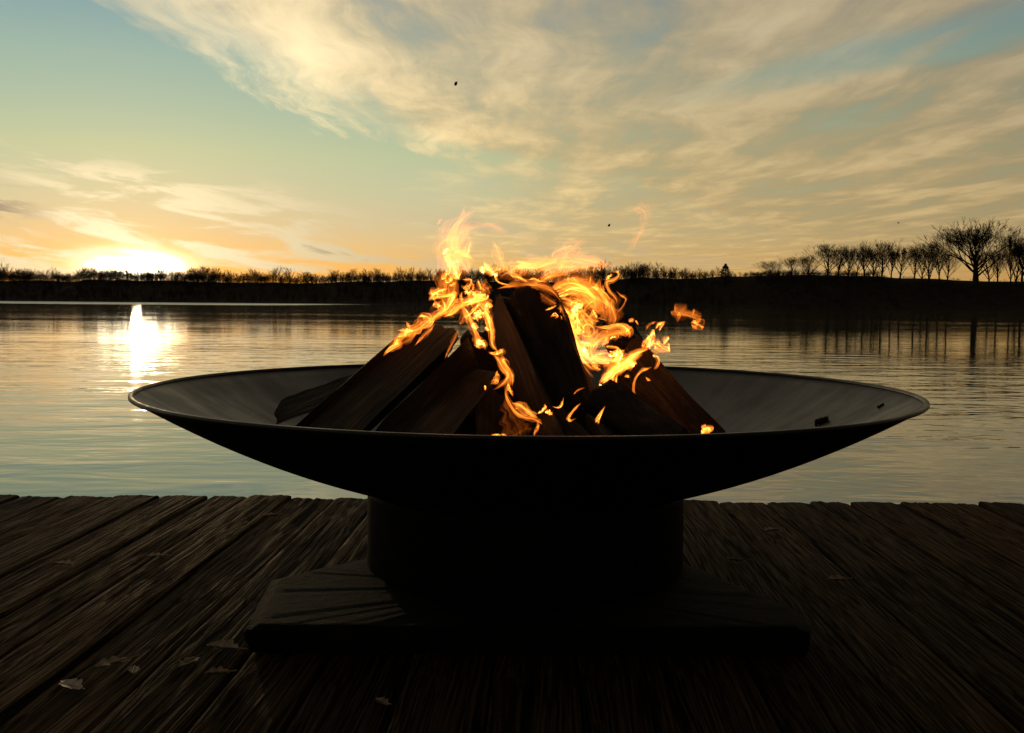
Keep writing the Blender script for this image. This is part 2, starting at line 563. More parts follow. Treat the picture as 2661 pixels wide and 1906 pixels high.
# ------------------------------------------------------------------ dock
m_plank, t, p, out = new_mat('weathered_plank')
tcn = t.node('ShaderNodeTexCoord').outputs['Object']
wn_ = t.node('ShaderNodeTexWhiteNoise', noise_dimensions='1D')
t.put(wn_.inputs['W'], t.sep(t.node('ShaderNodeObjectInfo').outputs['Location'])[0])
oi = wn_.outputs['Value']
gx = t.vm('ADD', t.vm('MULTIPLY', tcn, (1.0, 0.022, 1.0)), t.comb(t.m('MULTIPLY', oi, 37.0), t.m('MULTIPLY', oi, 11.0), 0.0))
wob = t.vm('SCALE', t.vm('SUBTRACT', t.noise(t.vm('MULTIPLY', tcn, (7.0, 2.4, 1.0)), 1.0, 2, out=1), (0.5, 0.5, 0.5)), scale=0.022)
gv = t.vm('ADD', gx, wob)
g_fine = t.noise(gv, 260.0, 3, 0.6)
g_mid = t.noise(gv, 95.0, 3, 0.55)
g_big = t.noise(tcn, 14.0, 4, 0.6)
crack = t.rng(g_mid, 0.33, 0.45)
grain = t.m('MULTIPLY', t.rng(g_fine, 0.25, 0.75), crack)
colr = t.ramp(grain, [(0.0, (0.0018, 0.0011, 0.0005)), (0.42, (0.030, 0.0165, 0.0056)), (1.0, (0.088, 0.047, 0.0160))])
mossy = t.rng(g_big, 0.50, 0.72)
colr = t.mix(t.m('MULTIPLY', mossy, 0.55), colr, t.vm('MULTIPLY', colr, (0.62, 0.62, 0.36)))
colr = t.vm('SCALE', colr, scale=t.m('ADD', 0.65, t.m('MULTIPLY', oi, 0.5)))
t.put(p.inputs['Base Color'], colr)
t.put(p.inputs['Roughness'], t.rng(grain, 0.0, 1.0, 0.95, 0.62))
p.inputs['Specular IOR Level'].default_value = 0.03
set_bump(t, p, t.m('ADD', t.m('MULTIPLY', g_mid, 1.0), t.m('MULTIPLY', g_fine, 0.55)), 1.0, 0.004)

YAW = 0.0305
EDGE_Y = on_z(1330, 1295, DECK_Z).y
JOINT_Y = on_z(700, 1551, DECK_Z).y
dock = empty('dock', (0, EDGE_Y, DECK_Z))
tag(dock, 'weathered wooden dock of uneven grey-brown planks at the lake edge', 'dock')


def plank_mesh(wd, y0, y1, seed, rag0, rag1, th=0.038):
    """plank along Y; x from 0 to wd; both ends ragged"""
    L = y1 - y0
    ny = max(8, int(L / 0.022))
    ny = min(ny, 110)
    nx = 16
    prof = [(0.0, -th), (0.0, -th * 0.5)] + [(wd * i / nx, 0.0) for i in range(nx + 1)] + [(wd, -th * 0.5), (wd, -th)]
    V = []
    tilt = 0.004 * nz(seed * 3.1, 0.3)
    bow = 0.003 * nz(seed * 1.7, 9.3)
    for j in range(ny + 1):
        f = j / ny
        for i, (x, z) in enumerate(prof):
            y = y0 + L * (1 - (1 - f) ** 1.6)
            e0 = rag0 * (0.5 + 0.9 * nz(x * 45, seed * 2.3) + 0.6 * nz(x * 160, seed * 5.1) + 0.3 * abs(2 * x / wd - 1) ** 4)
            e1 = rag1 * (0.5 + 0.9 * nz(x * 45, seed * 7.7) + 0.6 * nz(x * 160, seed * 8.9) + 0.8 * abs(2 * x / wd - 1) ** 4)
            y += e0 * (1 - f) ** 60 - e1 * f ** 60
            top = z > -0.001
            zz_ = z
            xx = x
            if top:
                edge = min(x, wd - x)
                zz_ -= 0.0018 * max(0.0, 1 - edge / 0.005) ** 2
                zz_ += 0.0022 * nz(x * 75 + nz(y * 3, seed) * 1.2, y * 2.2, seed) + 0.0016 * nz(x * 22, y * 3.0, seed + 4)
                cr = nz(x * 38 + nz(y * 2.2, seed + 2) * 0.8, y * 1.3, seed + 20)
                zz_ -= 0.007 * max(0.0, 1 - abs(cr) / 0.06) * max(0.0, nz(x * 10, y * 1.1, seed + 30) + 0.15)
                zz_ -= 0.006 * max(0.0, f - 0.992) / 0.008 if rag1 > 0.005 else 0
            else:
                xx += 0.0015 * nz(y * 14, seed, z * 40)
            if i in (0, 1, 2) or i >= len(prof) - 3:
                xx += 0.0022 * nz(y * 9, seed * 3 + (0 if i < 4 else 5))
            zz_ += tilt * (x / wd - 0.5) * 2 + bow * math.sin(max(0.0, min(1.0, (y - y0) / L)) * math.pi)
            V.append((xx, y, zz_))
    np_ = len(prof)
    F = grid_quads(ny + 1, np_)
    F = [tuple(reversed(q)) for q in F]
    F.append(tuple(range(np_)))
    F.append(tuple(reversed([ny * np_ + i for i in range(np_)])))
    for j in range(ny):
        F.append((j * np_, j * np_ + np_ - 1, (j + 1) * np_ + np_ - 1, (j + 1) * np_))
    me = mesh_from('plank', V, F)
    me.polygons[(ny) * (np_ - 1)].use_smooth = False
    return me


seams = [-0.895]
for wv in (0.137, 0.136, 0.138, 0.134, 0.137, 0.136, 0.14, 0.135, 0.138, 0.136, 0.139, 0.137): seams.insert(0, seams[0] - wv)
for pxs in (635, 748, 868, 985, 1100, 1222, 1340, 1460, 1580, 1700, 1864, 1987, 2095, 2198, 2323, 2404): seams.append(on_z(pxs, 1300, DECK_Z).x)
for wv in (0.137, 0.136, 0.138, 0.134, 0.137, 0.136, 0.14, 0.135, 0.138, 0.136): seams.append(seams[-1] + wv)
prng = random.Random(5)
for i in range(len(seams) - 1):
    a, b = seams[i], seams[i + 1]
    gap = 0.017 if abs(a + 0.895) < 0.002 else prng.choice((0.002, 0.003, 0.004, 0.0055))
    lift = prng.uniform(-0.003, 0.0035)
    ext = prng.uniform(-0.015, 0.012)
    me = plank_mesh(b - a - gap, -3.9, ext, i + 1.0, 0.006, 0.014)
    o = link('plank', me, m_plank, dock)
    # x position measured at the far edge; planks run slightly askew to the view
    o.location = (a + gap * 0.5, 0, lift)
    o.rotation_euler = (0, 0, -YAW)

m_beam, t, p, out = new_mat('dark_beam')
pos = t.node('ShaderNodeNewGeometry').outputs['Position']
t.put(p.inputs['Base Color'], t.ramp(t.noise(t.vm('MULTIPLY', pos, (3, 40, 40)), 1.0, 3), [(0.3, (0.012, 0.010, 0.007)), (0.7, (0.04, 0.032, 0.022))]))
p.inputs['Roughness'].default_value = 0.9


def box_mesh(name, x0, x1, y0, y1, z0, z1, bev=0.004):
    bm = bmesh.new()
    bmesh.ops.create_cube(bm, size=1.0)
    for vv in bm.verts:
        vv.co = Vector((x0 if vv.co.x < 0 else x1, y0 if vv.co.y < 0 else y1, z0 if vv.co.z < 0 else z1))
    bmesh.ops.bevel(bm, geom=bm.edges[:], offset=bev, segments=2, affect='EDGES')
    me = bpy.data.meshes.new(name)
    bm.to_mesh(me)
    bm.free()
    return me


for yy in (-0.13, JOINT_Y - EDGE_Y - 0.045, -2.3, -3.6):
    link('joist', box_mesh('joist', -2.5, 2.6, yy, yy + 0.09, -0.235, -0.046), m_beam, dock)
for xx in (-2.1, 0.0, 2.1):
    for yy in (-0.26, -2.45):
        v0, f0 = seg_mesh([(xx, yy, -1.6, xx, yy, -0.06, 0.085, 0.08)], 12)
        link('post', np_mesh('post', v0, f0), m_beam, dock)

# ------------------------------------------------------------------ stone slab
SLAB_Z = DECK_Z + 0.05
outline = [(639, 1622), (1000, 1627), (1500, 1630), (2105, 1627), (2100, 1600), (2078, 1574), (1930, 1515), (1793, 1457), (1640, 1425), (1400, 1412), (1120, 1415), (957, 1440), (830, 1467), (704, 1497), (672, 1555)]
pts = [on_z(x, y, SLAB_Z) for x, y in outline]
cx_, cy_ = sum(q.x for q in pts) / len(pts), sum(q.y for q in pts) / len(pts)
dense = []
for i in range(len(pts)):
    a, b = pts[i], pts[(i + 1) % len(pts)]
    n = max(2, int((b - a).length / 0.012))
    for k in range(n):
        q = a.lerp(b, k / n)
        dense.append((q.x - cx_, q.y - cy_))
rings = [0.0, 0.2, 0.4, 0.55, 0.68, 0.78, 0.86, 0.92, 0.96, 0.985, 1.0]
V, nd = [], len(dense)
for r_ in rings[1:]:
    for (x, y) in dense:
        k = r_ * (1 + 0.012 * nz(x * 30, y * 30, 5) * r_)
        zz_ = 0.0015 * nz(x * 12, y * 15, 1) + 0.0012 * nz(x * 34, y * 40, 2)
        if r_ > 0.97: zz_ -= 0.006
        V.append((x * k, y * k, -0.004 + min(zz_, 0.003)))
for lev, (z, ko) in enumerate([(-0.016, 1.004), (-0.030, 0.998), (-0.050, 0.985)]):
    for (x, y) in dense:
        k = ko + 0.014 * nz(x * 24, y * 24, 11 + lev * 0.8)
        V.append((x * k, y * k, z + 0.0006))
nr = len(rings) - 1 + 3
F = [tuple(reversed(q)) for q in grid_quads(nr, nd, True)]
V.append((0, 0, -0.002))
c0 = len(V) - 1
F += [(c0, j, (j + 1) % nd) for j in range(nd)]
V.append((0, 0, -0.0494))
F += [(len(V) - 1, (nr - 1) * nd + (j + 1) % nd, (nr - 1) * nd + j) for j in range(nd)]
m_slab, t, p, out = new_mat('rough_stone')
tcn = t.node('ShaderNodeTexCoord').outputs['Object']
cl = t.noise(t.vm('MULTIPLY', tcn, (17, 24, 20)), 1.0, 7, 0.72, 0.4)
t.put(p.inputs['Base Color'], t.ramp(cl, [(0.28, (0.002, 0.0015, 0.0011)), (0.55, (0.008, 0.0057, 0.0038)), (0.78, (0.022, 0.0155, 0.0105))]))
p.inputs['Roughness'].default_value = 0.8
p.inputs['Specular IOR Level'].default_value = 0.10
set_bump(t, p, t.m('ADD', cl, t.m('MULTIPLY', t.noise(tcn, 110.0, 5, 0.7), 0.7)), 0.9, 0.010)
slab = link('stone_slab', mesh_from('stone_slab', V, F), m_slab)
slab.location = (cx_, cy_, SLAB_Z)
tag(slab, 'rough flat stone slab under the fire pit pedestal on the dock', 'stone slab')

# ------------------------------------------------------------------ fire pit
BX, BY, BR, BD = 0.030, 1.968, 0.760, 0.238
RIM_Z = CAM.z - 0.169
BOT_Z = RIM_Z - BD


def bowl_in(r):
    return RIM_Z - (BD - 0.007) * (1 - (r / BR) ** 2)


m_steel, t, p, out = new_mat('blackened_steel')
pos = t.node('ShaderNodeTexCoord').outputs['Object']
sx_, sy_, sz_ = t.sep(pos)[:3]
angl = t.m('ARCTAN2', sx_, sy_)
rad = t.m('SQRT', t.m('ADD', t.m('POWER', sx_, 2.0), t.m('POWER', sy_, 2.0)))
streak = t.noise(t.comb(t.m('MULTIPLY', t.m('SINE', angl), 9.0), t.m('MULTIPLY', t.m('COSINE', angl), 9.0), t.m('MULTIPLY', rad, 2.2)), 1.0, 5, 0.6)
blot = t.noise(pos, 6.0, 5, 0.6)
fleck = t.noise(pos, 55.0, 4, 0.65)
st = t.m('ADD', t.m('MULTIPLY', streak, 0.5), t.m('MULTIPLY', blot, 0.5))
t.put(p.inputs['Base Color'], t.mix(t.rng(fleck, 0.60, 0.75, 0.0, 0.5), t.ramp(st, [(0.32, (0.003, 0.0026, 0.0022)), (0.68, (0.011, 0.009, 0.0072))]), (0.06, 0.042, 0.03)))
t.put(p.inputs['Roughness'], t.rng(st, 0.35, 0.65, 0.34, 0.58))
p.inputs['Specular IOR Level'].default_value = 0.34
set_bump(t, p, t.m('ADD', blot, t.m('MULTIPLY', fleck, 0.3)), 0.25, 0.004)

m_black, t, p, out = new_mat('shade_blackened_steel')  # deep shade on outer bowl and pedestal is put into this near-black colour
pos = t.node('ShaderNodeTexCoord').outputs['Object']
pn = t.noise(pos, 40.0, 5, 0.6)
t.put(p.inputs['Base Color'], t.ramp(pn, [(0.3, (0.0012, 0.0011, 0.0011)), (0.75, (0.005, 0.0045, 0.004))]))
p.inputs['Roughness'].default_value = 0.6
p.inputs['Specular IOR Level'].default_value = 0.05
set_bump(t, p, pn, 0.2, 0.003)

pit = empty('fire_pit', (BX, BY, SLAB_Z))
tag(pit, 'wide shallow black steel fire bowl on a short drum pedestal', 'fire pit')
oz = SLAB_Z
NS = 128


def lathe(name, prof, ns=NS, wob=0.0):
    V = []
    for (r, z) in prof:
        for k in range(ns):
            a = 2 * math.pi * k / ns
            rr = r * (1 + wob * nz(math.cos(a) * 2, math.sin(a) * 2, z * 3))
            V.append((rr * math.cos(a), rr * math.sin(a), z))
    F = grid_quads(len(prof), ns, True)
    return V, F


prof = []
for i in range(25):                                   # inside, from the middle out
    r = 0.004 + (BR - 0.011) * i / 24
    prof.append((r, bowl_in(r) - oz))
for i in range(25):                                   # outside, back to the middle
    r = (BR - 0.004) - (BR - 0.008) * i / 24
    prof.append((r, RIM_Z - BD * (1 - (r / BR) ** 2) - 0.002 - oz))
V, F = lathe('bowl', prof, wob=0.0012)
bowl = link('bowl', mesh_from('bowl', V, F), m_steel, pit)
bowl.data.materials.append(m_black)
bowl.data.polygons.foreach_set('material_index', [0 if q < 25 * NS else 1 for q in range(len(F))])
lip = [(BR - 0.0085, -0.0035), (BR - 0.0075, 0.0004), (BR - 0.0065, 0.0008), (BR - 0.0008, 0.0008), (BR + 0.0002, 0.0002), (BR + 0.0004, -0.0045), (BR - 0.0010, -0.0056), (BR - 0.0085, -0.0035)]
V, F = lathe('rim', [(r, RIM_Z + z - oz) for r, z in lip], wob=0.0012)
link('rim', mesh_from('rim', V, F), m_steel, bowl)
PR = 0.323
pz = RIM_Z - BD * (1 - (PR / BR) ** 2) - oz
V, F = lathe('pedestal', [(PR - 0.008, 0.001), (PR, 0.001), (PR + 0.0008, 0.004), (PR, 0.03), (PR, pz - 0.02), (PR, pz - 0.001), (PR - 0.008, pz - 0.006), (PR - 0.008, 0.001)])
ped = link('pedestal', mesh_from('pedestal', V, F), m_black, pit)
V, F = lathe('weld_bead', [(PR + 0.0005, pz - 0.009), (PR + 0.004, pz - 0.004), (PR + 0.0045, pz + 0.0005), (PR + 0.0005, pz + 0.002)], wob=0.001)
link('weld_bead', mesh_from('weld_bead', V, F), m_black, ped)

# ------------------------------------------------------------------ firewood
m_bk, t, p, out = new_mat('charred_bark')
tcn = t.node('ShaderNodeTexCoord').outputs['Object']
bn = t.noise(t.vm('MULTIPLY', tcn, (60, 60, 16)), 1.0, 5, 0.65, 0.5)
ch = t.node('ShaderNodeAttribute', attribute_name='char').outputs['Fac']
t.put(p.inputs['Base Color'], t.mix(ch, t.ramp(bn, [(0.3, (0.003, 0.002, 0.0015)), (0.7, (0.022, 0.015, 0.009))]), (0.006, 0.005, 0.005)))
p.inputs['Roughness'].default_value = 0.9
p.inputs['Specular IOR Level'].default_value = 0.2
set_bump(t, p, bn, 1.0, 0.02)
m_sw, t, p, out = new_mat('split_wood')
tcn = t.node('ShaderNodeTexCoord').outputs['Object']
wn = t.noise(t.vm('MULTIPLY', tcn, (120, 120, 6)), 1.0, 4, 0.6, 0.3)
ws = t.noise(t.vm('MULTIPLY', tcn, (18, 18, 6)), 1.0, 5, 0.65)
ch = t.node('ShaderNodeAttribute', attribute_name='char').outputs['Fac']
wc = t.ramp(wn, [(0.3, (0.010, 0.0065, 0.004)), (0.55, (0.036, 0.024, 0.0145)), (0.75, (0.085, 0.060, 0.040))])
wc = t.mix(t.rng(ws, 0.50, 0.62), wc, (0.020, 0.014, 0.009))
t.put(p.inputs['Base Color'], t.mix(ch, wc, (0.008, 0.006, 0.005)))
p.inputs['Roughness'].default_value = 0.85
p.inputs['Specular IOR Level'].default_value = 0.25
set_bump(t, p, t.m('ADD', wn, ws), 1.0, 0.010)


def bowl_hit(px, py):
    d = ray(px, py)
    s = 1.3
    for _ in range(3000):
        q = CAM + d * s
        rr = math.hypot(q.x - BX, q.y - BY)
        if q.y > BY - 0.5 and rr < BR and q.z <= bowl_in(rr): return q
        s += 0.0008
    return CAM + d * BY


def firewood(label, top, bot, Yt, Yb, r, kind, seed, roll=0.0, char=0.0, maxlen=0.62, fixed=False):
    """log from the upper end's pixel to where the rim hides it, then on until it stands on the bowl"""
    A = at(top[0], top[1], Yt)
    B = at(bot[0], bot[1], Yb)
    if fixed:
        B = bowl_hit(*bot) + Vector((0, 0, r * 0.9))
    d = (B - A).normalized()
    if not fixed:
        for _ in range(400):
            rr = math.hypot(B.x - BX, B.y - BY)
            if B.z <= bowl_in(min(rr, BR)) + r * 1.25 or (B - A).length > maxlen: break
            B = B + d * 0.004
    L = (B - A).length
    Z = -d                                             # local z runs from foot to top
    ref = Vector((0, -1, 0)) - Z * Z.dot(Vector((0, -1, 0)))
    X = ref.normalized()                               # local x looks at the camera side
    Yv = Z.cross(X)
    rotm = Matrix((X, Yv, Z)).transposed().to_4x4()
    if kind == 'round':
        cs_ = [(r * math.cos(a), r * math.sin(a), 0) for a in np.linspace(0, 2 * math.pi, 25)[:-1]]
    elif kind == 'half':
        cs_ = [(r * math.cos(a), r * math.sin(a), 0) for a in np.linspace(math.pi / 2, 3 * math.pi / 2, 14)]
        cs_ += [(0.0 + 0.02 * r * math.sin(k * 3), -r + 2 * r * k / 9, 1) for k in range(1, 9)]
    else:                                              # wedge: two split faces and an arc of bark
        ap = r * 1.0
        arc = [(r * 1.25 * math.cos(a) - 0.45 * r, r * 1.25 * math.sin(a), 0) for a in np.linspace(math.pi * 0.72, math.pi * 1.28, 9)]
        p1, p2 = arc[-1], arc[0]
        tip = (ap, 0.0)
        f1 = [(p1[0] + (tip[0] - p1[0]) * k / 7, p1[1] + (tip[1] - p1[1]) * k / 7, 1) for k in range(1, 7)]
        f2 = [(tip[0] + (p2[0] - tip[0]) * k / 7, tip[1] + (p2[1] - tip[1]) * k / 7, 1) for k in range(1, 7)]
        cs_ = arc + f1 + [(tip[0], tip[1], 1)] + f2
    n = len(cs_)
    ca, sa = math.cos(roll), math.sin(roll)
    nl = 34
    V, chv = [], []
    for j in range(nl + 1):
        f = (0.0, 0.012, *[0.04 + 0.92 * q / (nl - 4) for q in range(nl - 3)], 0.988, 1.0)[j]
        for (x, y, w_) in cs_:
            k = 1 + (0.13 * nz(x / r * 3.2, y / r * 3.2, f * 1.3 + seed * 5) + 0.08 * nz(x / r * 7, y / r * 7, f * 2.2 + seed) if w_ == 0 else 0) + 0.16 * nz(x * 14, y * 14, f * 1.6 + seed) + (0.09 * nz(x * 130, y * 130, f * 3 + seed) if w_ == 0 else 0) + (0.05 if w_ == 0 else 0.03) * nz(x * 60, y * 60, f * (9 if w_ == 0 else 2.5) + seed * 2)
            k *= 1 - 0.07 * max(0, f - 0.975) / 0.025 - 0.07 * max(0, 0.025 - f) / 0.025
            xx, yy = x * k * ca - y * k * sa, x * k * sa + y * k * ca
            endw = 0.03 * nz(x * 30, y * 30, seed * 3.3)
            zz_ = f * L + endw * (f ** 8) - endw * ((1 - f) ** 8)
            V.append((xx + 0.006 * nz(f * 2.2, seed), yy + 0.006 * nz(f * 2.2, seed + 7), zz_))
            chv.append(min(1.0, max(0.0, (f - 0.50) * 1.6 + char + 0.7 * nz(x * 25, y * 25, f * 5 + seed))))
    F = grid_quads(nl + 1, n, True)
    mi = []
    for i in range(nl):
        for j in range(n):
            mi.append(1 if (cs_[j][2] and cs_[(j + 1) % n][2]) or (cs_[j][2] != cs_[(j + 1) % n][2]) else 0)
    V += [(0, 0, -0.002), (0, 0, L + 0.002)]
    chv += [0.3, 1.0]
    for j in range(n):
        F.append((len(V) - 2, (j + 1) % n, j))
        F.append((len(V) - 1, nl * n + j, nl * n + (j + 1) % n))
        mi += [1, 1]
    me = mesh_from('firewood_log', V, F)
    me.materials.append(m_bk)
    me.materials.append(m_sw)
    me.polygons.foreach_set('material_index', mi)
    sharp = [ (cs_[i][2] == 1) for i in range(n)]
    at_ = me.attributes.new('char', 'FLOAT', 'POINT')
    at_.data.foreach_set('value', chv)
    me.polygons.foreach_set('use_smooth', [m_ == 0 for m_ in mi])
    o = link('firewood_log', me)
    o.matrix_world = Matrix.Translation(B) @ rotm
    tag(o, label, 'log', 'firewood stacked in the fire bowl')
    return o


firewood('long split log with pale inner face leaning in from the left', (1085, 852), (790, 1116), 1.90, 1.74, 0.034, 'wedge', 1.0, roll=-0.35, char=-0.3)
firewood('thin dark log lying lowest at the far left of the pile', (935, 1008), (722, 1112), 1.90, 1.85, 0.022, 'wedge', 2.0, roll=0.5, fixed=True)
firewood('thick charred split log left of centre under the chain of flames', (1166, 876), (896, 1135), 1.86, 1.69, 0.048, 'wedge', 3.0, roll=0.30, char=0.6)
firewood('dark split log just right of the log under the chain of flames', (1218, 928), (1010, 1138), 1.855, 1.65, 0.056, 'wedge', 4.2, roll=-0.5, char=0.5)
firewood('dark log whose upper end overhangs the small flames at the centre', (1262, 985), (1120, 1140), 1.84, 1.63, 0.048, 'wedge', 5.1, roll=0.35, char=0.45)
firewood('tallest central log with a broad charred top', (1366, 785), (1478, 1085), 1.935, 1.80, 0.064, 'half', 6.3, roll=3.5, maxlen=0.66)
firewood('split log with brown grain along the left side of the tallest log', (1305, 800), (1430, 1088), 1.905, 1.735, 0.034, 'wedge', 7.7, roll=0.25, maxlen=0.62)
firewood('charred log filling the gap behind the flames left of the tallest log', (1270, 870), (1235, 1100), 1.99, 1.97, 0.055, 'round', 17.3, char=0.6)
firewood('upright split log dimly lit behind the central flame', (1362, 950), (1364, 1130), 1.98, 1.92, 0.038, 'wedge', 8.8, roll=0.4)
firewood('short upright dark log in front of the left logs', (1266, 1022), (1262, 1135), 1.765, 1.70, 0.034, 'wedge', 9.1, roll=-0.5)
firewood('split log with orange-lit face leaning in from the right', (1640, 902), (1822, 1112), 1.965, 1.84, 0.046, 'wedge', 10.4, roll=0.55)
firewood('log with a squared dark end poking up at the right', (1632, 872), (1800, 1095), 2.06, 2.02, 0.044, 'wedge', 11.6, roll=2.6)
firewood('log at the back whose round black end shows over the right flames', (1588, 822), (1720, 1080), 2.12, 2.14, 0.034, 'round', 12.5)
firewood('thick charred log at the right front with a bright cracked edge', (1588, 1045), (1735, 1142), 1.78, 1.645, 0.052, 'half', 13.2, roll=2.3)
firewood('small lit wedge of wood at the front centre', (1418, 1070), (1452, 1138), 1.69, 1.635, 0.028, 'wedge', 14.4, roll=0.3)
firewood('small dark wedge just right of the lit front wedge', (1448, 1083), (1500, 1140), 1.71, 1.65, 0.026, 'wedge', 15.3, roll=0.9)
firewood('small wedge under the curling flame right of centre', (1534, 1096), (1570, 1140), 1.68, 1.63, 0.025, 'wedge', 16.1, roll=0.2)

# charred bits lying in the bowl
def stick(label, pa, pb, ra, seed, Y):
    """short charred stick lying on the bowl wall under two pixels"""
    def hit(px, py):
        d = ray(px, py)
        s = 1.3
        for _ in range(4000):
            q = CAM + d * s
            rr = math.hypot(q.x - BX, q.y - BY)
            if q.y > BY - 0.5 and rr < BR and q.z <= bowl_in(rr): return q
            s += 0.0008
        return CAM + d * Y
    A, B = hit(*pa), hit(*pb)
    segs = []
    n = 6
    pr = None
    for k in range(n + 1):
        q = A.lerp(B, k / n)
        rr = math.hypot(q.x - BX, q.y - BY)
        q.z = max(q.z, bowl_in(min(rr, BR - 0.01)) + ra * 0.7)
        q.z += ra * 0.6 * nz(k * 1.3, seed)
        if pr is not None: segs.append((*pr, *q, ra * (1 - 0.4 * (k - 1) / n), ra * (1 - 0.4 * k / n)))
        pr = q
    base = Vector(segs[0][:3])
    s2 = [(*(Vector(x[:3]) - base), *(Vector(x[3:6]) - base), x[6], x[7]) for x in segs]
    V, F = seg_mesh(s2, 7)
    o = link('charred_stick', np_mesh('charred_stick', V, F), m_bk)
    o.location = base
    tag(o, label, 'stick')


stick('short charred stick with a split end near the right front rim', (2118, 1106), (2152, 1094), 0.0075, 1.0, 1.6)
stick('tiny charred twig on the bowl wall near the right tip', (2281, 1062), (2296, 1053), 0.0028, 2.0, 1.9)

# ------------------------------------------------------------------ dead leaves on the dock
m_leaf, t, p, out = new_mat('dead_leaf')
tcn = t.node('ShaderNodeTexCoord').outputs['Object']
oi = t.node('ShaderNodeObjectInfo').outputs['Random']
lc = t.ramp(t.noise(tcn, 120.0, 4), [(0.3, (0.10, 0.060, 0.032)), (0.7, (0.30, 0.20, 0.125))])
t.put(p.inputs['Base Color'], lc)
p.inputs['Roughness'].default_value = 0.6


def leaf_mesh(seed, L):
    r_ = random.Random(seed)
    n = 22
    half = []
    for k in range(n + 1):
        f = k / n
        wv = 0.30 * L * math.sin(math.pi * min(1, f * 1.02)) ** 0.7 * (0.62 + 0.42 * abs(math.sin(f * 3.4 * math.pi + 0.4)))
        half.append((f * L, wv))
    V, F = [], []
    curl = r_.uniform(0.5, 1.1)
    for k, (y, wv) in enumerate(half):
        f = k / n
        for s in (-1, -0.5, 0, 0.5, 1):
            x = wv * s
            z = 0.004 + curl * abs(x) * 0.62 + 0.20 * L * curl * (f - 0.45) ** 2 + 0.05 * L * nz(x * 60, y * 60, seed)
            V.append((x, y - L / 2, max(z, 0.002)))
    for k in range(n):
        for j in range(4):
            a = k * 5 + j
            F.append((a, a + 1, a + 6, a + 5))
    m0 = len(V)
    for k, y in enumerate((-L / 2 - 0.3 * L, -L / 2 + 0.03)):
        for q in range(4):
            a = q * math.pi / 2
            V.append((0.0012 * math.cos(a), y, 0.006 + 0.0012 * math.sin(a) + (0.004 if k == 0 else 0)))
    for q in range(4): F.append((m0 + q, m0 + (q + 1) % 4, m0 + 4 + (q + 1) % 4, m0 + 4 + q))
    zmin = min(v_[2] for v_ in V)
    me = mesh_from('dead_leaf', [(x, y, z - zmin + 0.001) for x, y, z in V], F)
    return me


leaves = [
    (184, 1782, 0.052, 0.9, 'pale curled leaf, leftmost and nearest of the leaves on the dock'),
    (292, 1726, 0.055, 2.2, 'curled tan leaf right of and beyond the leftmost pale leaf'),
    (348, 1741, 0.030, 0.3, 'small leaf scrap right beside the curled tan leaf'),
    (578, 1684, 0.062, 1.2, 'spiky tan leaf touching the left front corner of the slab'),
    (492, 1722, 0.045, 2.7, 'broken leaf just left of the spiky leaf by the slab'),
    (562, 1752, 0.040, 1.6, 'dark leaf in the shade below the spiky leaf by the slab'),
    (992, 1826, 0.030, 0.7, 'small greenish leaf alone on the dark planks before the slab'),
    (701, 1342, 0.045, 1.9, 'dark leaf near the far edge left of the pedestal'),
    (402, 1446, 0.042, 1.5, 'dark leaf beside the wide plank gap on the left'),
    (165, 1467, 0.048, 1.4, 'flat dark leaf at the left, above the end of the wide gap'),
    (2178, 1509, 0.050, 1.7, 'dark leaf on the planks right of the slab'),
    (1912, 1457, 0.045, 1.1, 'dark curled leaf close to the right back edge of the slab'),
    (2003, 1380, 0.048, 1.8, 'dark leaf near the far edge right of the pedestal'),
]
for i, (lx, ly, ls, la, lab) in enumerate(leaves):
    q = on_z(lx, ly, DECK_Z + 0.006)
    o = link('dead_leaf', leaf_mesh(i * 3.7 + 1, ls), m_leaf)
    o.location = (q.x, q.y, DECK_Z + 0.004)
    o.rotation_euler = (0, 0, la)
    tag(o, lab, 'leaf', 'dead leaves scattered on the dock')

# ------------------------------------------------------------------ fire
m_flame = bpy.data.materials.new('flame')
m_flame.use_nodes = True
t = NT(m_flame.node_tree)
heat = t.node('ShaderNodeAttribute', attribute_name='fire_glow').outputs['Fac']
fuv = t.node('ShaderNodeAttribute', attribute_name='flow').outputs['Vector']
lw = t.node('ShaderNodeLayerWeight')
lw.inputs['Blend'].default_value = 0.5
# a flame is a thin glowing sheet: the longer the sight line through it, the brighter
path = t.m('DIVIDE', 1.0, t.m('ADD', t.m('SUBTRACT', 1.0, lw.outputs['Facing']), 0.17))
wisp = t.noise(fuv, 1.0, 2, 0.5, 0.4)
body = t.m('MULTIPLY', t.m('MULTIPLY', path, 0.26), t.rng(wisp, 0.30, 0.68, 0.12, 1.25))
e = t.m('MULTIPLY', body, heat)
fc = t.ramp(t.m('DIVIDE', e, 1.5), [(0.0, (1.0, 0.19, 0.015)), (0.18, (1.0, 0.29, 0.03)), (0.45, (1.0, 0.40, 0.07)), (1.0, (1.0, 0.60, 0.25))])
em = t.node('ShaderNodeEmission')
t.put(em.inputs['Color'], fc)
t.put(em.inputs['Strength'], t.m('MULTIPLY', e, 2.6))
tr = t.node('ShaderNodeBsdfTransparent')
ad = t.node('ShaderNodeAddShader')
t.l.new(em.outputs[0], ad.inputs[0])
t.l.new(tr.outputs[0], ad.inputs[1])
out = t.node('ShaderNodeOutputMaterial')
t.l.new(ad.outputs[0], out.inputs['Surface'])

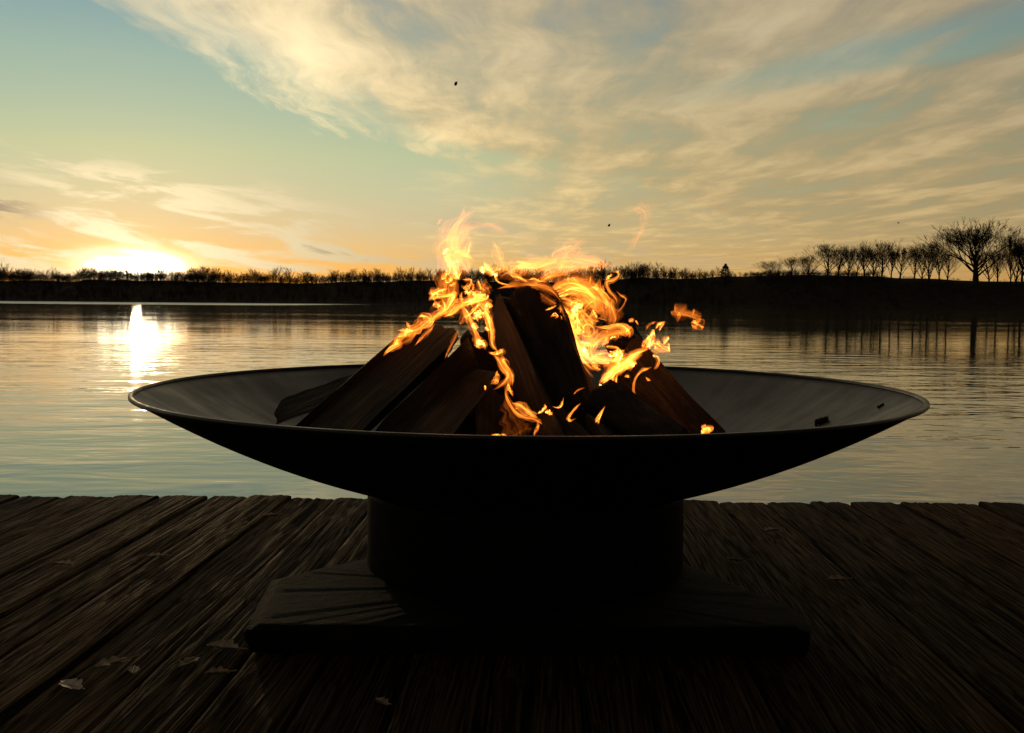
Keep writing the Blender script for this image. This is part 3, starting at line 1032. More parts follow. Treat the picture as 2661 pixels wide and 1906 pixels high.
VIEWS = {'S': (0, 0, 1.0), 'Q1': (1080, 680, 0.11077), 'Q2': (1330, 650, 0.14153), 'Q3': (1450, 820, 0.14153), 'Q4': (1050, 480, 0.15432), 'K': (1150, 880, 0.22046), 'A': (950, 480, 0.41887), 'G': (680, 800, 0.27337), 'E': (1500, 850, 0.19075)}
fire = empty('fire', (BX, BY, RIM_Z - 0.05))
tag(fire, 'orange and yellow flames curling over the stacked firewood', 'fire')
frng = random.Random(3)
FIRE_INV = Matrix.Translation((-BX, -BY, -(RIM_Z - 0.05)))


def catmull(P, n):
    P = np.asarray(P, float)
    Q = np.vstack([2 * P[0] - P[1], P, 2 * P[-1] - P[-2]])
    out_ = []
    m_ = len(P) - 1
    for i in range(n):
        u_ = i / (n - 1) * m_
        k = min(int(u_), m_ - 1)
        f = u_ - k
        a, b, c, d = Q[k], Q[k + 1], Q[k + 2], Q[k + 3]
        out_.append(0.5 * (2 * b + (c - a) * f + (2 * a - 5 * b + 4 * c - d) * f * f + (3 * b - a - 3 * c + d) * f ** 3))
    return np.array(out_)


def flame_sheet(S, Y, heat, seed, V, F, H, W, depth=1.0, curl=1.0):
    """curled sheet of fire along a spine of (pixel x, pixel y, half width)"""
    n, k = 50, 23
    C_ = catmull(S, n)
    pts = np.array([np.array(at(C_[i, 0], C_[i, 1], Y + 0.016 * mnoise.noise(Vector((i * 0.10, seed * 3.3, 1.0))))) for i in range(n)])
    tan = np.gradient(pts, axis=0)
    tan /= np.maximum(np.linalg.norm(tan, axis=1, keepdims=True), 1e-9)
    view = np.array([0, 1.0, 0])
    base = len(V)
    length = np.concatenate([[0], np.cumsum(np.linalg.norm(np.diff(pts, axis=0), axis=1))])
    for i in range(n):
        f = i / (n - 1)
        l_ = length[i]
        w_ = max(C_[i, 2], 0.4) * Y / FPX
        endf = min(1.0, f / 0.25) * min(1.0, (1 - f) / 0.25)
        w_ *= (0.06 + 0.94 * endf ** 0.7) * 1.22
        side = np.cross(tan[i], view)
        side /= max(np.linalg.norm(side), 1e-9)
        dep = np.cross(side, tan[i])
        ph = 3.0 * mnoise.noise(Vector((l_ * 16, seed * 2.1, 7.0))) + seed
        fr = 2.0 + 1.6 * mnoise.noise(Vector((l_ * 9, seed * 1.3, 2.0)))
        # left and right borders lick out on their own
        el = 1 + 0.55 * mnoise.noise(Vector((l_ * 55, seed, 0.5))) + 0.35 * mnoise.noise(Vector((l_ * 150, seed, 1.5)))
        er = 1 + 0.55 * mnoise.noise(Vector((l_ * 55, seed + 40, 0.5))) + 0.35 * mnoise.noise(Vector((l_ * 150, seed + 40, 1.5)))
        fade = min(1.0, (1 - f) / 0.30) * min(1.0, f / 0.15) * (0.8 + 0.6 * mnoise.noise(Vector((l_ * 30, seed, 9.0))))
        for j in range(k):
            s = -1 + 2 * j / (k - 1)
            amp = (el if s < 0 else er)
            sq = s * amp + 0.16 * curl * math.sin(s * fr * 1.7 + ph * 1.4)
            dz_ = 0.62 * depth * math.sin(s * fr + ph) + 0.25 * depth * mnoise.noise(Vector((s * 2.2, l_ * 60, seed)))
            V.append(pts[i] + side * (w_ * sq) + dep * (w_ * dz_))
            H.append(heat * fade * max(0.0, 1 - s * s) ** 0.7 * 1.15)
            W.append((l_ * 22 + seed, s * (0.6 + w_ / 0.0055), seed * 1.7))
    for i in range(n - 1):
        for j in range(k - 1):
            F.append((base + i * k + j, base + i * k + j + 1, base + (i + 1) * k + j + 1, base + (i + 1) * k + j))


def flame(view, strokes, Y, heat, seed=None, label=None, extra=2, parent=fire, inv=FIRE_INV, depth=1.0, curl=1.0, name='flame', wide=1.2):
    x0, y0, sc_ = VIEWS[view]
    sd = seed if seed is not None else frng.uniform(0, 90)
    V, F, H, W = [], [], [], []
    if not isinstance(strokes[0][0], tuple): strokes = [strokes]
    for st_ in strokes:
        S = [(x0 + sc_ * a, y0 + sc_ * b, sc_ * c * wide) for a, b, c in st_]
        flame_sheet(S, Y, heat, sd, V, F, H, W, depth, curl)
        for q in range(extra):
            k = frng.uniform(-0.55, 0.55)
            ph = frng.uniform(0, 6)
            S2 = []
            for i, (a, b, c) in enumerate(S):
                i2, i1 = min(i + 1, len(S) - 1), max(i - 1, 0)
                tx, ty = S[i2][0] - S[i1][0], S[i2][1] - S[i1][1]
                l_ = max(math.hypot(tx, ty), 1e-6)
                o_ = k * c * math.cos(ph + i * 1.1)
                S2.append((a - ty / l_ * o_, b + tx / l_ * o_, c * (0.55 if q == 0 else 0.20)))
            flame_sheet(S2, Y - 0.004 * (q + 1), heat * (0.75 if q == 0 else 1.5), sd + 11.3 * (q + 1), V, F, H, W, depth, curl)
        sd += 5.3
    V = np.array(V)
    V = V + np.array(inv.translation)
    me = np_mesh(name, V, F)
    me.materials.append(m_flame)
    a_ = me.attributes.new('fire_glow', 'FLOAT', 'POINT')
    a_.data.foreach_set('value', np.maximum(np.array(H, np.float32), 0))
    b_ = me.attributes.new('flow', 'FLOAT_VECTOR', 'POINT')
    b_.data.foreach_set('vector', np.array(W, np.float32).ravel())
    return link(name, me, None, parent)


YL, YR, YF, YT = 1.87, 1.96, 1.70, 1.93
# broad thin veils that tie the tongues together
flame('Q1', [(250, 1560, 60), (420, 1320, 140), (620, 1120, 160), (760, 900, 150), (880, 700, 110), (930, 480, 80), (900, 250, 60)], YL + .02, 0.46, wide=1.0, extra=2)
flame('Q1', [(560, 1300, 60), (900, 1080, 150), (1250, 960, 170), (1550, 860, 140), (1680, 760, 60)], YL + .02, 0.57, wide=1.0, extra=2)
flame('Q1', [(1750, 1600, 40), (1720, 1350, 100), (1620, 1150, 140), (1480, 980, 150), (1300, 780, 110), (1240, 560, 60)], YL, 0.49, wide=1.0, extra=2)
flame('Q4', [(960, 1620, 60), (940, 1450, 150), (900, 1280, 190), (860, 1080, 180), (900, 900, 130), (1050, 760, 90), (1300, 700, 60)], YL + .03, 0.27, wide=1.0, extra=2)
flame('Q4', [(1420, 1560, 40), (1560, 1450, 90), (1750, 1420, 110), (2000, 1380, 110), (2250, 1330, 60)], YT + .02, 0.43, wide=1.0, extra=2)
flame('Q2', [(650, 800, 60), (900, 700, 150), (1200, 720, 190), (1450, 860, 190), (1620, 1040, 150), (1680, 1200, 60)], YR + .02, 0.57, wide=1.0, extra=2)
flame('Q2', [(900, 950, 60), (1080, 1080, 170), (1200, 1280, 190), (1250, 1480, 170), (1200, 1640, 100)], YR + .01, 0.74, wide=1.0, extra=3)
flame('Q2', [(400, 620, 40), (700, 480, 110), (1000, 380, 130), (1300, 260, 120), (1600, 260, 90), (1900, 330, 40)], YR + .03, 0.30, wide=1.0, extra=2)
flame('Q3', [(180, -20, 60), (260, 220, 130), (340, 460, 150), (460, 680, 140), (640, 860, 100), (820, 960, 40)], YR - .05, 0.74, wide=1.0, extra=3)
flame('Q3', [(500, 760, 60), (760, 780, 120), (1020, 840, 130), (1280, 820, 110), (1560, 660, 60)], YR - .10, 0.61, wide=1.0, extra=2)
flame('Q3', [(760, 1260, 40), (930, 1120, 110), (1100, 1000, 120), (1300, 880, 90), (1560, 700, 60)], YR - .12, 0.81, wide=1.0, extra=3)
flame('Q3', [(620, 640, 60), (760, 460, 120), (950, 340, 110), (1200, 300, 80), (1340, 360, 30)], YR - .05, 0.51, wide=1.0, extra=2)
flame('G', [(1150, 470, 10), (1280, 340, 40), (1430, 230, 55), (1560, 130, 60), (1650, 20, 40)], 1.81, 0.54, wide=1.0, extra=2)
flame('S', [(1150, 800, 10), (1160, 740, 26), (1172, 680, 34), (1180, 620, 36), (1200, 570, 26), (1240, 540, 10)], YL + .02, 0.30, wide=1.0, extra=3)
flame('S', [(1290, 730, 8), (1350, 705, 22), (1430, 690, 28), (1510, 680, 26), (1590, 690, 14)], YT + .04, 0.26, wide=1.0, extra=3)
flame('S', [(1400, 740, 8), (1440, 700, 24), (1480, 650, 28), (1530, 620, 16)], YT + .05, 0.16, wide=1.0, extra=2)
flame('S', [(1450, 730, 10), (1500, 740, 30), (1560, 770, 34), (1590, 820, 24), (1580, 870, 10)], YR + .02, 0.42, wide=1.0, extra=3)
flame('S', [(1290, 752, 4), (1330, 742, 9), (1380, 738, 10), (1430, 752, 10), (1462, 790, 5)], YT - .07, 0.45, wide=1.0, extra=2)
# left cluster
flame('Q1', [(300, 930, 20), (380, 830, 60), (450, 740, 85), (560, 690, 70), (680, 660, 45), (780, 630, 15)], YL, 0.9)
flame('Q1', [(340, 920, 25), (480, 850, 40), (640, 810, 40), (800, 780, 45), (920, 760, 60), (1000, 750, 20)], YL, 0.9)
flame('Q1', [(960, 760, 30), (900, 860, 90), (830, 960, 60), (760, 1080, 45), (690, 1200, 50), (640, 1260, 40)], YL, 1.1)
flame('Q1', [(600, 860, 20), (660, 960, 40), (690, 1060, 50), (650, 1160, 70), (560, 1230, 80), (450, 1310, 60), (410, 1400, 40), (350, 1520, 25), (250, 1610, 15)], YL, 0.9)
flame('Q1', [(390, 1060, 15), (470, 1000, 60), (560, 1060, 60), (620, 1120, 50)], YL, 0.7)
flame('Q1', [(60, 1330, 15), (130, 1260, 60), (260, 1300, 90), (330, 1400, 80), (240, 1500, 70), (120, 1580, 50), (20, 1600, 20)], YL + .01, 0.8)
flame('Q1', [(600, 1310, 15), (760, 1250, 35), (900, 1180, 40), (1050, 1060, 40), (1180, 980, 60), (1330, 920, 80), (1500, 850, 60), (1650, 790, 30)], YL - .01, 1.1)
flame('Q1', [(1330, 690, 15), (1380, 760, 50), (1480, 800, 75), (1600, 800, 70), (1670, 770, 30)], YL, 1.3)
flame('Q1', [(1690, 740, 20), (1680, 840, 40), (1580, 890, 60), (1400, 950, 60), (1250, 960, 50), (1120, 1020, 30)], YL, 1.2)
flame('Q1', [(1540, 970, 25), (1440, 1060, 45), (1340, 1160, 45), (1230, 1260, 35), (1100, 1330, 20)], YL - .01, 1.2)
flame('Q1', [(1480, 1060, 20), (1530, 1180, 40), (1620, 1260, 50), (1660, 1350, 40), (1720, 1480, 35), (1740, 1620, 25)], YL - .02, 1.2)
flame('Q1', [(1830, 1045, 10), (1760, 1050, 40), (1690, 1000, 90), (1660, 1120, 70), (1690, 1240, 40), (1780, 1380, 30), (1800, 1500, 25), (1800, 1620, 15)], YL - .02, 0.8)
flame('Q1', [(1350, 1200, 30), (1430, 1220, 60), (1400, 1300, 60), (1310, 1350, 30)], YL - .02, 1.0)
flame('Q1', [(1450, 1120, 20), (1490, 1250, 45), (1540, 1380, 15)], YL - .02, 0.8)
flame('Q1', [(1080, 420, 20), (1180, 430, 40), (1290, 430, 25), (1290, 540, 40), (1210, 600, 60), (1110, 600, 30), (1060, 540, 20)], YL, 0.95)
flame('Q1', [(1180, 620, 20), (1230, 720, 60), (1280, 800, 40)], YL, 0.8)
flame('Q1', [[(600, 430, 8), (660, 370, 50), (720, 280, 45), (730, 190, 10)], [(680, 430, 10), (740, 480, 30), (820, 430, 40), (830, 300, 40)]], YL + .02, 0.7)
flame('Q1', [(800, 560, 30), (860, 540, 40), (960, 470, 20)], YL, 0.5)
flame('Q1', [(1460, 400, 10), (1500, 560, 60), (1580, 680, 60), (1680, 750, 20)], YL + .03, 0.5)
flame('Q1', [(1330, 480, 20), (1360, 600, 30), (1320, 700, 20)], YL + .03, 0.35)
flame('Q1', [(1550, 480, 30), (1620, 560, 90), (1700, 680, 70), (1730, 820, 20)], YL + .05, 0.16)
flame('Q1', [(1340, 1420, 20), (1380, 1520, 50), (1450, 1620, 20)], YL - .03, 1.0)
flame('Q1', [(1640, 1530, 20), (1680, 1580, 40), (1740, 1620, 20)], YL - .03, 0.9)
flame('Q1', [(1100, 700, 20), (1060, 820, 30), (1090, 930, 25), (1090, 1020, 12)], YL, 0.5)
flame('Q1', [(1000, 1000, 50), (900, 1120, 90), (800, 1230, 60), (640, 1320, 30)], YL, 0.25)
flame('Q1', [(1250, 1100, 60), (1180, 1250, 80), (1080, 1400, 60), (1000, 1500, 20)], YL - .03, 0.22)
# column rising on the left
flame('Q4', [(930, 1620, 40), (870, 1520, 80), (810, 1400, 95), (760, 1290, 80), (715, 1190, 60), (690, 1120, 25)], YL, 0.62)
flame('Q4', [(1050, 1540, 40), (1070, 1420, 80), (1010, 1300, 110), (930, 1200, 110), (880, 1080, 120), (850, 960, 110), (860, 860, 60), (850, 790, 20)], YL + .01, 0.30)
flame('Q4', [(1130, 940, 20), (1090, 1050, 45), (1060, 1150, 50), (990, 1210, 40)], YL + .01, 0.42)
flame('Q4', [(745, 1065, 10), (690, 1130, 25), (640, 1185, 16)], YL, 1.3)
flame('Q4', [(860, 1430, 16), (880, 1520, 26), (940, 1610, 20)], YL - .01, 1.1)
flame('Q4', [(1000, 900, 60), (1100, 750, 80), (1300, 680, 70), (1500, 700, 80), (1700, 800, 60), (1850, 900, 20)], YL + .03, 0.10)
flame('Q4', [(1480, 930, 40), (1560, 1100, 70), (1620, 1250, 70), (1690, 1400, 50), (1700, 1470, 20)], YT, 0.22)
flame('Q4', [(930, 1120, 10), (1060, 1200, 30), (1160, 1250, 20)], YL, 0.42)
flame('Q4', [(600, 1150, 15), (580, 1080, 30), (630, 990, 40), (720, 930, 40), (850, 830, 20)], YL, 0.22)
flame('Q4', [(560, 680, 10), (590, 620, 30), (640, 560, 15)], YL, 0.10)
flame('Q4', [(940, 590, 8), (990, 470, 22), (1050, 340, 10)], YL, 0.09)
# flame standing on the tallest log
flame('Q4', [[(1345, 1290, 12), (1370, 1360, 40), (1430, 1430, 50), (1500, 1490, 40), (1540, 1520, 25), (1550, 1570, 18), (1600, 1620, 16)], [(1310, 1370, 15), (1320, 1450, 30), (1350, 1510, 10)]], YT - .04, 1.5, extra=2)
flame('Q2', [(-60, 420, 30), (0, 450, 40), (120, 510, 35), (250, 560, 30), (340, 600, 25)], YT - .04, 0.95)
flame('Q1', [(1860, 310, 14), (1890, 430, 16), (1990, 500, 16), (2120, 540, 14), (2250, 560, 10)], YT - .05, 0.9)
flame('Q2', [(20, 330, 40), (200, 300, 60), (400, 310, 70), (600, 270, 80), (780, 200, 60), (830, 80, 30)], YT + .03, 0.45)
flame('Q2', [(60, 215, 10), (150, 230, 20), (300, 250, 20), (450, 240, 15)], YT + .02, 0.55)
flame('Q2', [(280, 560, 10), (400, 540, 30), (520, 600, 40), (620, 640, 40), (700, 640, 15)], YT, 1.1)
flame('Q2', [(480, 640, 15), (560, 560, 30), (680, 480, 40), (850, 450, 40), (1050, 470, 15)], YR, 0.42)
flame('Q2', [(740, 180, 40), (760, 60, 35), (900, -20, 30), (1050, -60, 20), (1150, -120, 8)], YT + .04, 0.30)
flame('Q2', [(750, 150, 60), (1000, 120, 90), (1300, 180, 90), (1550, 220, 80), (1700, 280, 50), (2080, 280, 20)], YR + .03, 0.22, extra=2)
flame('Q2', [(880, 220, 10), (960, 330, 20), (1100, 310, 15), (1180, 290, 8)], YR, 0.4)
# right cluster
flame('Q2', [(680, 800, 15), (800, 700, 40), (980, 610, 50), (1180, 620, 45), (1330, 690, 45), (1430, 790, 60), (1500, 900, 60), (1560, 1010, 30)], YR, 0.85)
flame('Q2', [(790, 850, 10), (950, 770, 25), (1100, 700, 30), (1280, 700, 30), (1400, 760, 30)], YR - .01, 0.9)
flame('Q2', [(800, 880, 10), (960, 830, 20), (1080, 800, 10)], YR - .01, 0.8)
flame('Q2', [(1400, 690, 15), (1530, 690, 30), (1640, 790, 40), (1720, 900, 40), (1740, 1000, 40), (1700, 1090, 20)], YR + .01, 0.75)
flame('Q2', [(700, 800, 40), (900, 850, 70), (1100, 820, 110), (1300, 850, 110), (1450, 960, 90), (1550, 1080, 80), (1650, 1200, 40)], YR + .02, 0.40, extra=2)
flame('Q2', [(870, 900, 10), (1000, 900, 30), (1150, 960, 50), (1280, 1000, 50), (1360, 1010, 20)], YR, 0.8)
flame('Q2', [(1330, 1000, 40), (1230, 1040, 70), (1150, 1100, 80), (1120, 1200, 60), (1120, 1330, 20)], YR - .02, 1.4, extra=2)
flame('Q2', [(1190, 1150, 20), (1210, 1270, 25), (1240, 1380, 15), (1200, 1480, 15), (1150, 1600, 10)], YR - .02, 1.2)
flame('Q2', [(960, 1100, 30), (1000, 1200, 60), (1030, 1350, 90), (1060, 1480, 100), (1080, 1600, 80)], YR, 0.75, extra=2)
flame('Q2', [(1250, 1080, 50), (1350, 1180, 80), (1450, 1300, 90), (1500, 1450, 60)], YR + .02, 0.5)
flame('Q2', [(830, 1355, 8), (950, 1370, 25), (1080, 1390, 35), (1160, 1400, 10)], YR - .06, 1.0)
flame('Q2', [(1340, 1480, 15), (1320, 1400, 20), (1400, 1360, 20), (1490, 1420, 25), (1500, 1520, 25), (1420, 1590, 25), (1330, 1580, 20), (1250, 1520, 25)], YR - .03, 1.0)
flame('Q2', [(1500, 1400, 20), (1700, 1420, 30), (1860, 1400, 45), (1980, 1400, 60), (2090, 1460, 70), (2170, 1540, 60), (2150, 1620, 30)], YR - .05, 0.95, extra=2)
flame('Q2', [(1480, 1080, 15), (1520, 1180, 25), (1580, 1280, 15)], YR - .01, 0.9)
flame('Q2', [[(1820, 400, 10), (1900, 400, 25), (1950, 400, 25), (1960, 480, 20), (1860, 560, 30), (1760, 580, 40), (1740, 650, 30), (1790, 760, 25), (1880, 850, 25), (1930, 940, 20), (1900, 1020, 10)], [(1720, 550, 15), (1780, 490, 25), (1850, 440, 15)]], YR + .03, 0.7)
flame('Q2', [(1900, 740, 8), (2000, 830, 20), (2090, 890, 20), (2080, 960, 15), (2020, 1060, 20), (1950, 1130, 12), (1940, 1200, 8)], YR + .04, 0.38)
flame('Q2', [[(1430, 640, 10), (1440, 540, 15), (1460, 470, 5)], [(1670, 620, 15), (1670, 760, 22), (1650, 860, 10)], [(1560, 600, 10), (1560, 690, 25), (1580, 780, 10)], [(1050, 600, 20), (1030, 540, 22), (1040, 480, 8)], [(1360, 400, 6), (1380, 330, 10), (1400, 260, 6)], [(1500, 440, 8), (1510, 350, 12), (1520, 270, 6)], [(1610, 400, 6), (1620, 330, 14), (1600, 250, 6)]], YR + .03, 0.34)
flame('Q2', [[(610, 1110, 8), (720, 1070, 16), (840, 1010, 10)], [(700, 1235, 10), (790, 1180, 25), (840, 1220, 20), (780, 1260, 12)]], YT - .09, 0.7)
flame('Q2', [(500, 760, 10), (600, 880, 60), (760, 960, 70), (830, 1010, 10)], YT - .09, 0.14, depth=0.3)
flame('Q2', [(880, 1000, 20), (910, 1150, 50), (930, 1280, 40), (920, 1340, 10)], YT - .06, 0.30)
flame('Q3', [(150, -10, 60), (180, 120, 70), (200, 250, 80), (230, 400, 90), (280, 520, 80), (330, 640, 70), (420, 760, 60), (520, 880, 50), (620, 980, 40), (760, 1020, 12)], YR - .06, 0.95, extra=3)
flame('Q3', [(480, 560, 30), (480, 640, 45), (520, 720, 40), (600, 800, 30)], YR - .07, 1.3)
flame('Q3', [(400, 480, 20), (500, 520, 30), (630, 535, 8)], YR - .07, 1.3)
flame('Q3', [(720, 230, 50), (660, 400, 110), (630, 550, 110), (650, 690, 60)], YR - .03, 0.42, depth=0.4)
flame('Q3', [(600, 830, 20), (650, 770, 50), (740, 720, 50), (850, 700, 50), (950, 690, 20)], YR - .08, 0.75)
flame('Q3', [(640, 840, 20), (760, 820, 60), (900, 870, 40), (950, 870, 15)], YR - .08, 0.6)
flame('Q3', [(800, 990, 10), (740, 990, 25), (660, 930, 40), (600, 880, 20)], YR - .09, 0.5)
flame('Q3', [[(890, 740, 10), (1000, 730, 40), (1120, 690, 50), (1230, 640, 25)], [(1190, 700, 20), (1140, 800, 20), (1110, 900, 15)]], YR - .10, 1.3)
flame('Q3', [(740, 1240, 30), (830, 1180, 60), (930, 1080, 80), (1000, 980, 90), (1120, 920, 80), (1250, 850, 70), (1380, 760, 70), (1500, 680, 60), (1620, 620, 50), (1700, 560, 40)], YR - .13, 1.1, extra=3)
flame('Q3', [(1050, 1060, 60), (1160, 990, 60), (1280, 910, 50), (1400, 880, 40), (1460, 900, 15)], YR - .13, 1.1, extra=2)
flame('Q3', [(1000, 860, 40), (1060, 800, 70), (1150, 780, 60), (1260, 720, 30)], YR - .10, 0.55)
flame('Q3', [[(1000, 1000, 30), (950, 1080, 30), (880, 1200, 20), (800, 1260, 15)], [(760, 1250, 15), (790, 1310, 18), (815, 1370, 8)]], YR - .15, 1.0)
flame('Q3', [(1040, 1060, 30), (1010, 1160, 30), (960, 1260, 30), (940, 1380, 35), (960, 1450, 15), (950, 1560, 8), (930, 1620, 5)], YR - .15, 0.95)
flame('Q3', [(1090, 1080, 15), (1060, 1200, 20), (1060, 1300, 15), (1020, 1420, 8)], YR - .15, 0.75)
flame('Q3', [(1680, 640, 20), (1690, 520, 60), (1710, 420, 60), (1750, 320, 40), (1780, 260, 15)], YR - .10, 1.1, extra=2)
flame('Q3', [(1720, 600, 30), (1780, 520, 80), (1860, 560, 90), (1950, 620, 70), (2030, 660, 30), (2050, 690, 10)], YR - .10, 0.75, extra=2)
flame('Q3', [[(1930, 540, 15), (1970, 470, 50), (2010, 420, 30), (2030, 380, 10)], [(2030, 500, 20), (2040, 600, 25), (2045, 690, 8)]], YR - .10, 0.7)
flame('Q3', [[(1790, 260, 15), (1840, 180, 40), (1900, 150, 40), (1990, 115, 8)], [(1860, 290, 12), (1890, 220, 15), (1950, 140, 6)]], YR - .09, 0.75)
flame('Q3', [(1550, 620, 20), (1590, 540, 40), (1650, 430, 25), (1690, 350, 8)], YR - .10, 0.7)
flame('Q3', [(1610, 270, 20), (1660, 190, 20), (1740, 140, 12), (1830, 110, 5)], YR - .08, 0.3)
flame('Q3', [[(1290, 105, 18), (1350, 90, 30), (1400, 65, 12)], [(1420, 90, 8), (1450, 130, 14), (1475, 190, 6)]], YR - .04, 0.4)
flame('Q3', [(1780, 700, 10), (1760, 740, 20), (1820, 760, 25), (1840, 850, 25), (1800, 950, 25), (1750, 1000, 12)], YR - .11, 0.8)
flame('Q3', [(1740, 940, 12), (1640, 980, 25), (1540, 1020, 25), (1450, 1120, 20), (1400, 1250, 20), (1390, 1380, 22), (1420, 1500, 18), (1480, 1600, 25)], YR - .17, 0.5)
flame('Q3', [[(800, 570, 20), (850, 500, 30), (900, 440, 30), (870, 390, 10)], [(870, 570, 10), (960, 580, 25), (1080, 600, 25), (1150, 660, 12)], [(950, 440, 15), (1000, 400, 20), (1100, 400, 15)]], YR - .06, 0.75)
flame('Q3', [[(1220, 1130, 15), (1280, 1110, 25), (1310, 1150, 12)], [(1610, 1130, 8), (1650, 1180, 18), (1710, 1200, 10)], [(1230, 1340, 8), (1260, 1370, 16), (1285, 1400, 6)]], YR - .17, 0.4)
# low front
flame('K', [(400, 10, 20), (430, 50, 40), (490, 60, 25), (510, 130, 15)], YL - .04, 1.1)
flame('K', [(540, 170, 10), (620, 180, 20), (690, 150, 25), (710, 110, 8)], 1.78, 0.95)
flame('K', [[(600, 190, 10), (660, 250, 20), (710, 350, 25), (760, 430, 25), (740, 490, 20), (660, 570, 20), (590, 610, 8)], [(690, 190, 20), (720, 270, 25), (790, 380, 20), (820, 480, 20), (820, 580, 8)]], 1.75, 0.65)
flame('K', [(770, 520, 8), (790, 600, 20), (830, 690, 8)], 1.73, 0.55)
flame('K', [(740, 560, 10), (750, 660, 20), (790, 760, 25), (860, 870, 25), (960, 930, 25), (1060, 950, 25), (1150, 990, 25), (1180, 1020, 8)], 1.66, 0.55)
flame('K', [(810, 760, 12), (900, 790, 35), (1000, 850, 40), (1080, 910, 30), (1130, 940, 12)], 1.66, 0.95)
flame('K', [(750, 640, 16), (780, 800, 60), (830, 950, 110), (900, 1080, 150), (930, 1170, 150)], 1.665, 0.15, depth=0.25, curl=0.5, extra=0)
flame('K', [(1110, 960, 8), (1130, 1040, 14), (1090, 1110, 14), (1080, 1165, 8)], 1.66, 0.32)
flame('K', [(650, 370, 8), (640, 440, 25), (620, 510, 35), (560, 530, 12)], 1.76, 0.38)
flame('K', [(498, 550, 6), (502, 580, 10), (508, 615, 5)], 1.72, 0.9)
flame('K', [(1110, 890, 6), (1170, 860, 14), (1210, 810, 15), (1200, 765, 6)], 1.62, 0.85)
flame('K', [(1290, 800, 5), (1360, 815, 9), (1400, 790, 14), (1430, 690, 5)], 1.66, 0.7)
flame('K', [(1630, 760, 8), (1560, 830, 14), (1490, 920, 16), (1500, 970, 16), (1580, 940, 6)], 1.60, 0.85)
flame('K', [(1540, 665, 5), (1600, 610, 8), (1690, 575, 4)], 1.66, 0.3)
flame('K', [(1920, 790, 6), (1870, 880, 14), (1830, 960, 25), (1840, 1015, 8)], 1.60, 0.9)
flame('K', [[(560, 1145, 8), (640, 1135, 12), (700, 1145, 8)], [(690, 1125, 6), (730, 1140, 10), (770, 1158, 6)]], 1.60, 0.55)
flame('K', [(1205, 865, 10), (1250, 872, 20), (1300, 905, 8)], 1.62, 0.9)
flame('E', [(1690, 1465, 10), (1715, 1405, 45), (1780, 1395, 52), (1820, 1445, 24)], 1.66, 0.95)
flame('S', [(1196, 790, 6), (1212, 815, 8), (1226, 840, 8), (1236, 865, 7), (1246, 888, 8), (1264, 912, 4)], YL - .05, 1.0, extra=2)
flame('S', [(1258, 805, 5), (1270, 836, 7), (1278, 860, 6), (1279, 885, 6), (1284, 905, 5), (1302, 918, 3)], YL - .05, 0.95, extra=2)
flame('S', [(1268, 912, 4), (1296, 930, 7), (1312, 955, 7), (1322, 990, 6), (1316, 1020, 5), (1325, 1060, 4)], 1.76, 0.55, extra=1)
flame('S', [(1452, 770, 5), (1462, 815, 14), (1474, 860, 18), (1490, 905, 18), (1512, 950, 14), (1545, 985, 6)], YR - .04, 0.7, extra=2)
flame('S', [(1500, 800, 6), (1520, 840, 16), (1530, 880, 20), (1535, 920, 16), (1552, 960, 8)], YR - .03, 0.5, extra=2)
# chain of flames up the left log
flame('G', [(1150, 460, 8), (1210, 400, 18), (1290, 350, 30), (1280, 310, 15), (1330, 280, 12)], 1.80, 0.9)
flame('G', [[(1255, 300, 6), (1350, 250, 22), (1420, 225, 30), (1520, 190, 30)], [(1290, 215, 6), (1370, 215, 15), (1420, 220, 12)]], 1.80, 0.8)
flame('G', [(1370, 130, 5), (1395, 165, 16), (1410, 205, 8)], 1.80, 0.5)
flame('G', [(1450, 370, 4), (1520, 290, 16), (1600, 210, 18), (1650, 150, 10)], 1.755, 0.55)
flame('G', [(1740, 490, 3), (1770, 420, 8), (1830, 300, 14), (1870, 200, 12)], 1.74, 0.32)
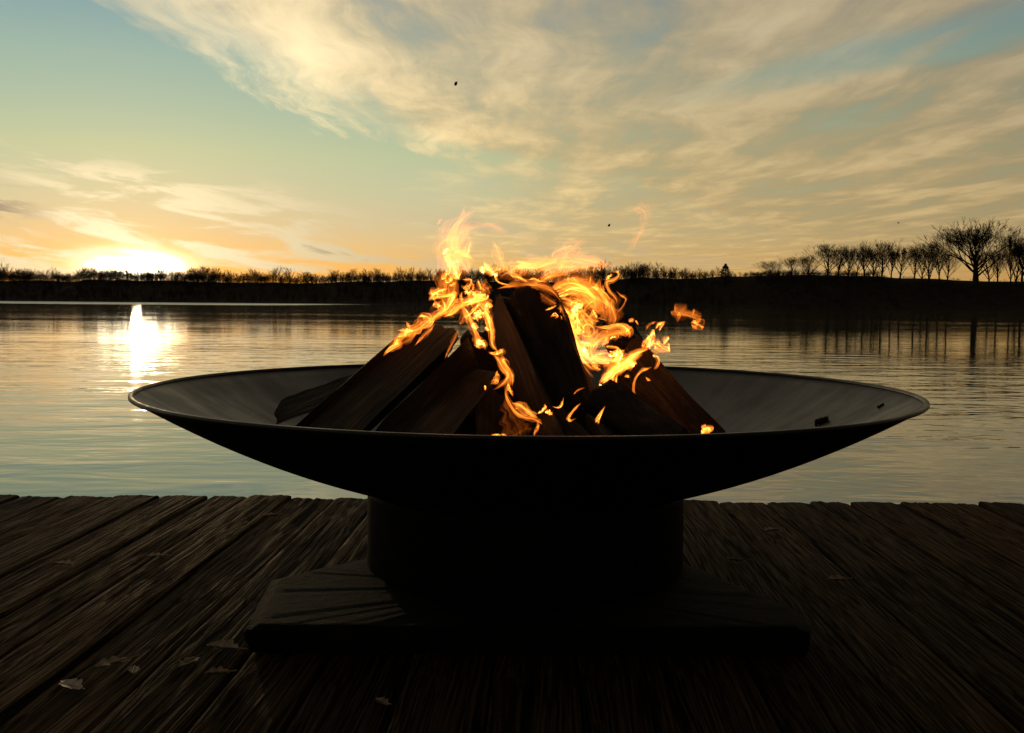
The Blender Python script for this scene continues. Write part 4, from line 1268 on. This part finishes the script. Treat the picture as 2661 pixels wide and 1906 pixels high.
# torn-off tongues
tongue = empty('drifting_flame', at(1810, 830, YR))
tag(tongue, 'single orange tongue of flame torn off at the right of the fire', 'flame')
inv2 = Matrix.Translation(-tongue.location)
flame('A', [[(1890, 785, 10), (1930, 795, 34), (1990, 805, 34), (2050, 822, 26), (2088, 832, 10)], [(2088, 830, 8), (2060, 865, 24), (2030, 905, 10)]], YR, 0.36, parent=tongue, inv=inv2, extra=1, wide=1.1)
tongue2 = empty('drifting_flame', at(1660, 560, YR))
tag(tongue2, 'faint peach wisp of flame rising highest above the fire', 'flame')
inv3 = Matrix.Translation(-tongue2.location)
flame('A', [(1620, 160, 10), (1690, 150, 30), (1730, 180, 26), (1705, 290, 22), (1650, 380, 22), (1590, 440, 14)], YR, 0.10, parent=tongue2, inv=inv3)

# ------------------------------------------------------------------ ash and bird in the air
m_ash, t, p, out = new_mat('ash')
p.inputs['Base Color'].default_value = (0.02, 0.018, 0.016, 1)
for i, (ax, ay, s_, lab) in enumerate([(1185, 218, 0.0042, 'largest black ash flake floating high above the fire'), (1583, 586, 0.0028, 'small black ash flake right of the flames')]):
    bm = bmesh.new()
    bmesh.ops.create_icosphere(bm, subdivisions=2, radius=1.0)
    for vv in bm.verts:
        vv.co *= 1 + 0.5 * nz(vv.co.x * 1.4 + i * 7, vv.co.y * 1.4, vv.co.z * 1.4)
        vv.co = Vector((vv.co.x * 0.8 + 0.3 * vv.co.z, vv.co.y * 0.3, vv.co.z)) * s_
    me = bpy.data.meshes.new('ash_flake')
    bm.to_mesh(me)
    bm.free()
    o = link('ash_flake', me, m_ash)
    o.location = at(ax, ay, 1.97)
    tag(o, lab, 'ash flake', 'ash flakes above the fire')

bird = empty('bird', at(2335, 580, 160))
tag(bird, 'tiny dark bird flying left of the tallest tree', 'bird')
V, F = [], []
for i in range(9):
    f = i / 8
    rr = 0.075 * math.sin(math.pi * min(1, 0.06 + f * 0.94)) ** 0.8
    for k in range(8):
        a = k * math.pi / 4
        V.append((-0.26 + 0.5 * f, rr * math.cos(a), rr * math.sin(a)))
F = grid_quads(9, 8, True) + [tuple(range(8)), tuple(range(64, 72))]
link('body', mesh_from('body', V, F), m_ash, bird)
for s_ in (-1, 1):
    V = []
    for i in range(6):
        f = i / 5
        c = 0.16 * (1 - 0.75 * f)
        for (dx_, dz_) in ((-c / 2, 0), (0, 0.012), (c / 2, 0), (0, -0.008)):
            V.append((dx_ - 0.08 * f, s_ * (0.04 + 0.32 * f), dz_ + 0.13 * math.sin(f * 2.2)))
    link('wing', mesh_from('wing', V, grid_quads(6, 4, True) + [(20, 21, 22, 23)]), m_ash, bird)
bird.rotation_euler = (0.2, 0, 0.3)
